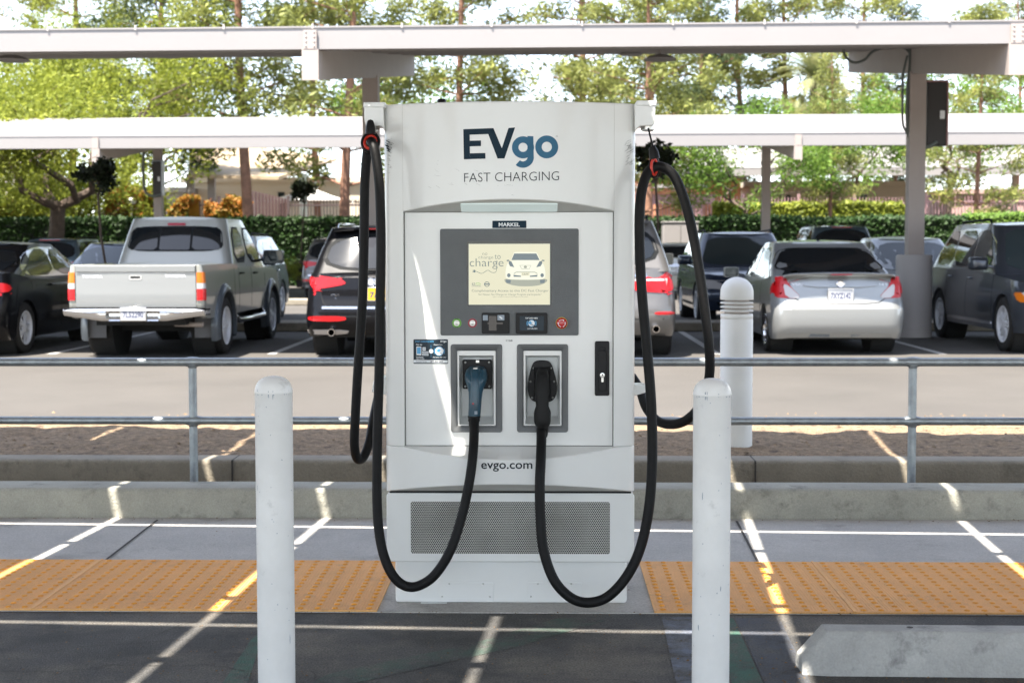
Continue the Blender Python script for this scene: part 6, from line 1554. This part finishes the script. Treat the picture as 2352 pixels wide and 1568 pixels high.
tree('p4', 1610, 86, 'dark pine right of the two canopy lamps', .5, 1.15)
tree('p2', 1700, 88, 'pine between the lamps and the palm', 3.9, 1.3)
tree('p3', 1800, 92, 'thin pine behind the palm', 1.0, 1.2)
tree('p1', 1985, 86, 'pine between the palm and the right-hand column', 3.0, 1.12)
tree('p4', 2060, 85, 'low dark pine behind the right-hand column', 2.3, .95)
tree('p2', 2245, 56, 'pine with a reddish trunk right of the right-hand column', 5.5, .66)
tree('p1', 2330, 88, 'pine cut by the right edge of the photo', .7, .95)
tree('p3', 1905, 54.2, 'small pine with a pale foot behind the silver saloon', 4.9, .42, sz=.50)
tree('p2', 1478, 53.6, 'pine trunk beside the right cable of the charging station', 1.1, .8)
tree('green', 1700, 53, 'bright green leafy tree behind the blue-grey SUV', .5, 1.05, 'broadleaf_tree')
tree('green', 1960, 64, 'green leafy tree behind the palm trunks', 2.5, 1.1, 'broadleaf_tree')
tree('green', 2180, 62, 'green leafy tree right of the right-hand column', 1.5, 1.2, 'broadleaf_tree')
tree('green', 960, 70, 'green leafy tree behind the beam left of the charging station', 4.5, 1.5, 'broadleaf_tree')
tree('palm', 1870, 84, 'palm with yellowing fronds right of the lamps', 0, 1.12, 'palm_tree', cat='palm', group='palms beyond the lot')
tree('palm', 1826, 83, 'palm whose rough trunk stands left of the other palm trunks', 1.0, .8, 'palm_tree', cat='palm', group='palms beyond the lot')
tree('palm', 1912, 83, 'palm whose rough trunk stands right of the other palm trunks', 2.0, .83, 'palm_tree', cat='palm', group='palms beyond the lot')
for px, lb, s in ((20,'leafy green bush at the left edge behind the hedge',.95),(80,'leafy green bush left of the forked trunk',1.1),(190,'leafy green bush right of the forked trunk',1.0),(232,'leafy green bush beside the first orange shrub',.9)):
    tree('bush', px, 57, lb, px*.1, s*1.5, 'bush', 'bush', 'bushes behind the hedge on the left', z0=.9)
for px, lb in ((600,'small bright green shrub left of the brown planter'),(630,'small bright green shrub nearest the brown planter'),(650,'small bright green shrub just behind the brown planter')):
    tree('bush', px, 47.6, lb, px*.2, .34, 'shrub', 'shrub', 'low shrubs by the brown planter', z0=.1)
# topiary trees in planters
def topiary(px, Y, label, s=1.0, pot=False):
    t = tree('topi', px, Y, label, px*.3, s, 'topiary_tree', 'tree', 'dark clipped topiary trees', z0=.05)
    if pot:
        mb = MB(); p_ = [(-.16,-.16),(.16,-.16),(.16,.16),(-.16,.16)]
        mb.hexa([(x,y,.0) for x,y in p_]+[(x*1.45,y*1.45,.85) for x,y in p_]); q = thing('planter', 'tall dark brown planter holding a thin topiary tree behind the black SUV', 'planter', (t.location.x-.02, Y, .05)); mb.build('pot', 'pot', q, bevel=.02)
        mb = MB(); mb.box(-.2,.2,-.2,.2,.851,.87); mb.build('soil', 'earth', q, smooth=False)
topiary(241, 23.8, 'dark clipped topiary tree in front of the left canopy column', 1.0)
topiary(1503, 23.8, 'dark clipped topiary tree behind the right cable hanger', 1.08)
topiary(694, 48.0, 'distant dark topiary tree rising from the brown planter', 1.28, True)
# hedges
def hedge(label, x0, x1, y0, y1, H, leaf, size, n, seed, z0=0, name='hedge', am=.12, fr=.35):
    rnd = random.Random(seed); t = thing(name, label, 'hedge', ((x0+x1)/2, y0, z0)); W_ = x1-x0; D = y1-y0
    core = MB(); xs = [ -W_/2+W_*i/60 for i in range(61)]
    vs=[];fs=[]
    for x in xs:
        k = noise.noise(Vector((x*fr,seed,0)))*am
        for (y,z) in ((.12,0),(.1,H*.5+k),(.12,H-.12+k),(.3,H-.04+k),(D-.3,H-.04+k),(D,0)): vs.append((x,y,z))
    for i in range(60):
        for j in range(5): fs.append((i*6+j,(i+1)*6+j,(i+1)*6+j+1,i*6+j+1))
    core.add(vs,fs); core.build('twigs', 'leaf_topiary' if leaf=='leaf_hedge' else leaf, t)
    V,Fc=[],[]
    for _ in range(n):
        x = rnd.uniform(-W_/2,W_/2); k = noise.noise(Vector((x*fr,seed,0)))*am
        if rnd.random() < .72: p = Vector((x, .08+rnd.gauss(0,.05), rnd.uniform(0,H)+k))
        else: p = Vector((x, rnd.uniform(0,D), H+k+rnd.gauss(-.02,.06)))
        a = Vector((rnd.gauss(0,1),rnd.gauss(-.3,1),rnd.gauss(.3,1))).normalized(); b = a.orthogonal().normalized(); s=size*rnd.uniform(.6,1.3); o=len(V)
        V += [tuple(p-a*s*.5),tuple(p+b*s*.3),tuple(p+a*s*.5),tuple(p-b*s*.3)]; Fc.append((o,o+1,o+2,o+3))
    me=bpy.data.meshes.new('foliage'); me.from_pydata(V,[],Fc); me.materials.append(MATS[leaf]); o=bpy.data.objects.new('foliage',me); COL.objects.link(o); o.parent=t; return t
XH = lambda px, Y: P(px, 570, Y).x
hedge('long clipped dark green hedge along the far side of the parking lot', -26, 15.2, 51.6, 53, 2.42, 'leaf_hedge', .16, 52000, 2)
hedge('brighter green hedge right of the right-hand column', 15.3, 26, 51.4, 53, 2.52, 'leaf_green', .16, 17000, 4)
hedge('long low yellow-green hedge in front of the pink wall', XH(1640,57), XH(2080,57), 57, 58, 2.7, 'leaf_lime', .16, 9000, 5, .4)
for i,(a,b,h,lb) in enumerate(((243,330,3.0,'orange and green shrub row left of the left canopy column'),(386,432,2.7,'small orange shrub right of the left canopy column'),(470,556,2.75,'orange shrub left of the tall pine trunk'),(-10,55,2.2,'orange-tinged shrub at the left edge behind the hedge'))):
    hedge(lb, XH(a,56), XH(b,56), 56, 58.2, h, 'leaf_orange', .17, 5200, 20+i, .2+(.3 if i else .45), 'shrub_row', 1.1, 1.3)

# ================================================================== buildings and fences beyond the hedge
def zat(py, Y): return P(1176, py, Y).z
def block(name, label, cat, x0p, x1p, ytop, Y, depth, m, cap=None, windows=()):
    a, b = XH(x0p, Y), XH(x1p, Y); t = thing(name, label, cat, ((a+b)/2, Y, 1.2)); zt_2 = zat(ytop, Y)-1.2; w = (b-a)/2
    mb = MB(); mb.box(-w, w, 0, depth, -.3, zt_2); mb.build('wall', m, t, smooth=False)
    mb = MB(); mb.box(-w-.25, w+.25, -.25, depth+.2, zt_2, zt_2+.28); mb.build('parapet', cap or m, t, smooth=False)
    for (xa, xb, ya, yb_, mm) in windows:
        mb = MB(); mb.box(XH(xa,Y)-(a+b)/2, XH(xb,Y)-(a+b)/2, -.05, .02, zat(yb_,Y)-1.2, zat(ya,Y)-1.2); mb.build('window', mm, t, smooth=False)
    return t
block('low_building', 'long low cream building behind the iron fence on the left', 'building', 430, 900, 418, 78, 10, 'wall_cream', windows=((640,655,440,500,'glass_tint'),(880,895,440,500,'glass_tint')))
block('low_building', 'white-walled low building glimpsed behind the orange shrubs', 'building', 250, 425, 440, 76, 8, 'roof_white')
block('low_building', 'pale lilac building at the far left edge', 'building', -60, 48, 372, 84, 8, 'wall_lilac')
block('low_building', 'terracotta brick building behind the right cable', 'building', 1462, 1700, 412, 76, 10, 'wall_orange', 'roof_white')
block('low_building', 'cream building behind the palms on the right', 'building', 1720, 2090, 430, 82, 10, 'wall_cream', windows=((1790,1815,450,480,'glass_tint'),(1960,1990,450,480,'glass_tint')))
block('low_building', 'pale pink building at the far right edge', 'building', 2180, 2420, 448, 84, 8, 'wall_pink')
# screen wall in perspective
t = thing('metal_screen', 'mauve corrugated metal screen wall left of the iron fence', 'screen wall', (XH(582,60), 60, 1.2))
dx = XH(664,66)-XH(582,60); z0_ = zat(437,60)-1.2; z1_ = zat(456,66)-1.2; mb = MB()
for k in range(22):
    u, w = k/22, (k+1)/22; off = .0 if k % 2 else .12
    p0 = Vector((dx*u, 6*u-off, 0)); p1 = Vector((dx*w-.02, 6*w-off, 0)); za = z0_+(z1_-z0_)*u; zb2 = z0_+(z1_-z0_)*w
    mb.hexa([(p0.x,p0.y,-.3),(p1.x,p1.y,-.3),(p1.x,p1.y+.08,-.3),(p0.x,p0.y+.08,-.3),(p0.x,p0.y,za),(p1.x,p1.y,zb2),(p1.x,p1.y+.08,zb2),(p0.x,p0.y+.08,za)])
mb.build('panel', 'wall_mauve', t, smooth=False)
def fence(label, x0p, x1p, ytop, Y, m, step=.14, post=2.4):
    a, b = XH(x0p, Y), XH(x1p, Y); t = thing('iron_fence', label, 'fence', ((a+b)/2, Y, 1.2)); w=(b-a)/2; zt_3 = zat(ytop, Y)-1.2
    mb = MB(); x=-w
    while x < w: mb.box(x-.017, x+.017, -.017, .017, -.3, zt_3); x += step
    mb.build('bars', m, t, smooth=False, fix=False)['kind'] = 'stuff'
    for zz in (zt_3-.25, .25):
        mb = MB(); mb.box(-w, w, -.04, -.018, zz-.04, zz+.04); mb.build('rail', m, t, smooth=False)
    x=-w
    while x <= w: mb = MB(); mb.box(x-.06, x+.06, -.115, -.041, -.3, zt_3+.15); mb.build('post', m, t, smooth=False); x += post
    return t
fence('dark iron fence in front of the cream building left of the charger', 664, 860, 457, 62, 'iron')
fence('dark iron fence behind the orange shrubs on the left', 380, 582, 457, 62, 'iron')
fence('mauve iron fence in front of the terracotta building', 1462, 1700, 452, 62, 'iron_mauve')
fence('mauve iron fence behind the palm trunks', 1705, 2075, 455, 62, 'iron_mauve')
fence('mauve iron fence right of the right-hand column', 2125, 2420, 452, 62, 'iron_mauve', post=3.0)
# party tent
t = thing('party_tent', 'white peaked party tent behind the iron fence', 'tent', (XH(716,68), 68, 1.2)); zp = zat(428,68)-1.2; ze = zat(462,68)-1.2; w = 2.3
mb = MB(); N_=24; vs=[];fs=[]
for i in range(7):
    u = i/6; r_ = w*(1-u)**1.0; z = ze+(zp-ze)*(u**1.7)
    for cx,cy in ((-1,-1),(1,-1),(1,1),(-1,1)): vs.append((cx*r_,cy*r_,z))
for i in range(6):
    for j in range(4): fs.append((i*4+j,i*4+(j+1)%4,(i+1)*4+(j+1)%4,(i+1)*4+j))
mb.add(vs,fs); mb.build('roof', 'tent_white', t, smooth=False)
for cx,cy in ((-1,-1),(1,-1),(1,1),(-1,1)): mb = MB(); mb.box(cx*w-.04,cx*w+.04,cy*w-.04,cy*w+.04,-.3,ze); mb.build('pole', 'tent_white', t, smooth=False)
# tan lean-to roof on posts, left
Yt = 66; t = thing('shade_roof', 'large tan sloping shade roof on posts behind the tall pine', 'shade roof', (XH(600,Yt), Yt, 1.2)); cx0 = XH(600,Yt)
def sp(px, py, Y): p = P(px, py, Y); return (p.x-cx0, p.y-Yt, p.z-1.2)
mb = MB(); A = [sp(432,408,64), sp(640,413,64), sp(775,370,80), sp(440,322,80)]
B = [(x,y,z+.15) for x,y,z in A]; mb.hexa(A+B); mb.build('deck', 'tan_roof', t, smooth=False)
mb = MB()
for k in range(1,9):
    u = k/9; p = Vector(A[0]).lerp(Vector(A[3]), u); q = Vector(A[1]).lerp(Vector(A[2]), u); mb.tube([(p.x,p.y,p.z-.05),(q.x,q.y,q.z-.05)], .05, 5)
mb.build('rafter', 'tan_seam', t, smooth=False)['kind']='stuff'
for px in (437, 486, 697):
    p = sp(px, 400, 65); mb = MB(); mb.box(p[0]-.16,p[0]+.16,p[1]-.16,p[1]+.16,-.3,p[2]); mb.build('post', 'roof_white' if px<600 else 'hose', t, smooth=False)
# mauve pavilion behind the right cable
Yv = 66; a, b = XH(1462,Yv), XH(1612,Yv); t = thing('pavilion', 'mauve pavilion with a low pale roof behind the grey SUV', 'pavilion', ((a+b)/2, Yv, 1.2)); w=(b-a)/2; z1_ = zat(432,Yv)-1.2; z0_=zat(470,Yv)-1.2
mb = MB(); mb.box(-w-.3,w+.3,-.3,4,z1_-.02,z1_+.14); mb.build('roof', 'roof_white', t, smooth=False)
mb = MB(); mb.box(-w,w+.6,0,.2,z0_,z1_-.3); mb.build('beam', 'wall_mauve', t, smooth=False)
for k,x in enumerate((-w*.55,-w*.1,w*.35,w*.8)): mb = MB(); mb.box(x-.2,x+.2,-.1,.1,z1_-.3,z1_-.021); mb.build('rafter_end', 'wall_orange', t, smooth=False)
for x in (-w*.7, w*.9): mb = MB(); mb.box(x-.2,x+.2,.02,.4,-.3,z0_); mb.build('post', 'wall_mauve', t, smooth=False)
# white utility cabinet
Yc = 49.2; t = thing('utility_cabinet', 'plain white utility cabinet behind the bronze saloon', 'cabinet', (XH(1566,Yc), Yc+.8, .14)); mb = MB(); w=(XH(1607,Yc)-XH(1526,Yc))/2; zc_=zat(512,Yc)-.14
mb.box(-w,w,-.4,.4,0,zc_); mb.build('housing', 'roof_white', t, bevel=.02); mb = MB(); mb.box(-w-.03,w+.03,-.43,.43,zc_,zc_+.05); mb.build('lid','roof_white',t,bevel=.01); mb = MB(); mb.box(-.01,.01,-.404,-.4005,.1,zc_-.1); mb.build('door_gap','joint',t,smooth=False)
# globe lamps among the bushes, left
for px, py in ((149,459),(302,461)):
    Yg=56; p = P(px,py,Yg); t = thing('garden_lamp', 'white garden lamp '+('left' if px<200 else 'right')+' of the forked tree trunk', 'lamp', (p.x,Yg,.3), 'white garden lamps behind the hedge')
    mb = MB(); mb.lathe([(0,p.z-.3-.14),(.16,p.z-.3-.12),(.2,p.z-.3),(.12,p.z-.3+.1),(0,p.z-.3+.12)],(0,0,0),16); mb.build('globe','tent_white',t)
    mb = MB(); mb.tube([(0,0,-.1),(0,0,p.z-.3-.13)],.05,8); mb.build('pole','canopy_grey',t)
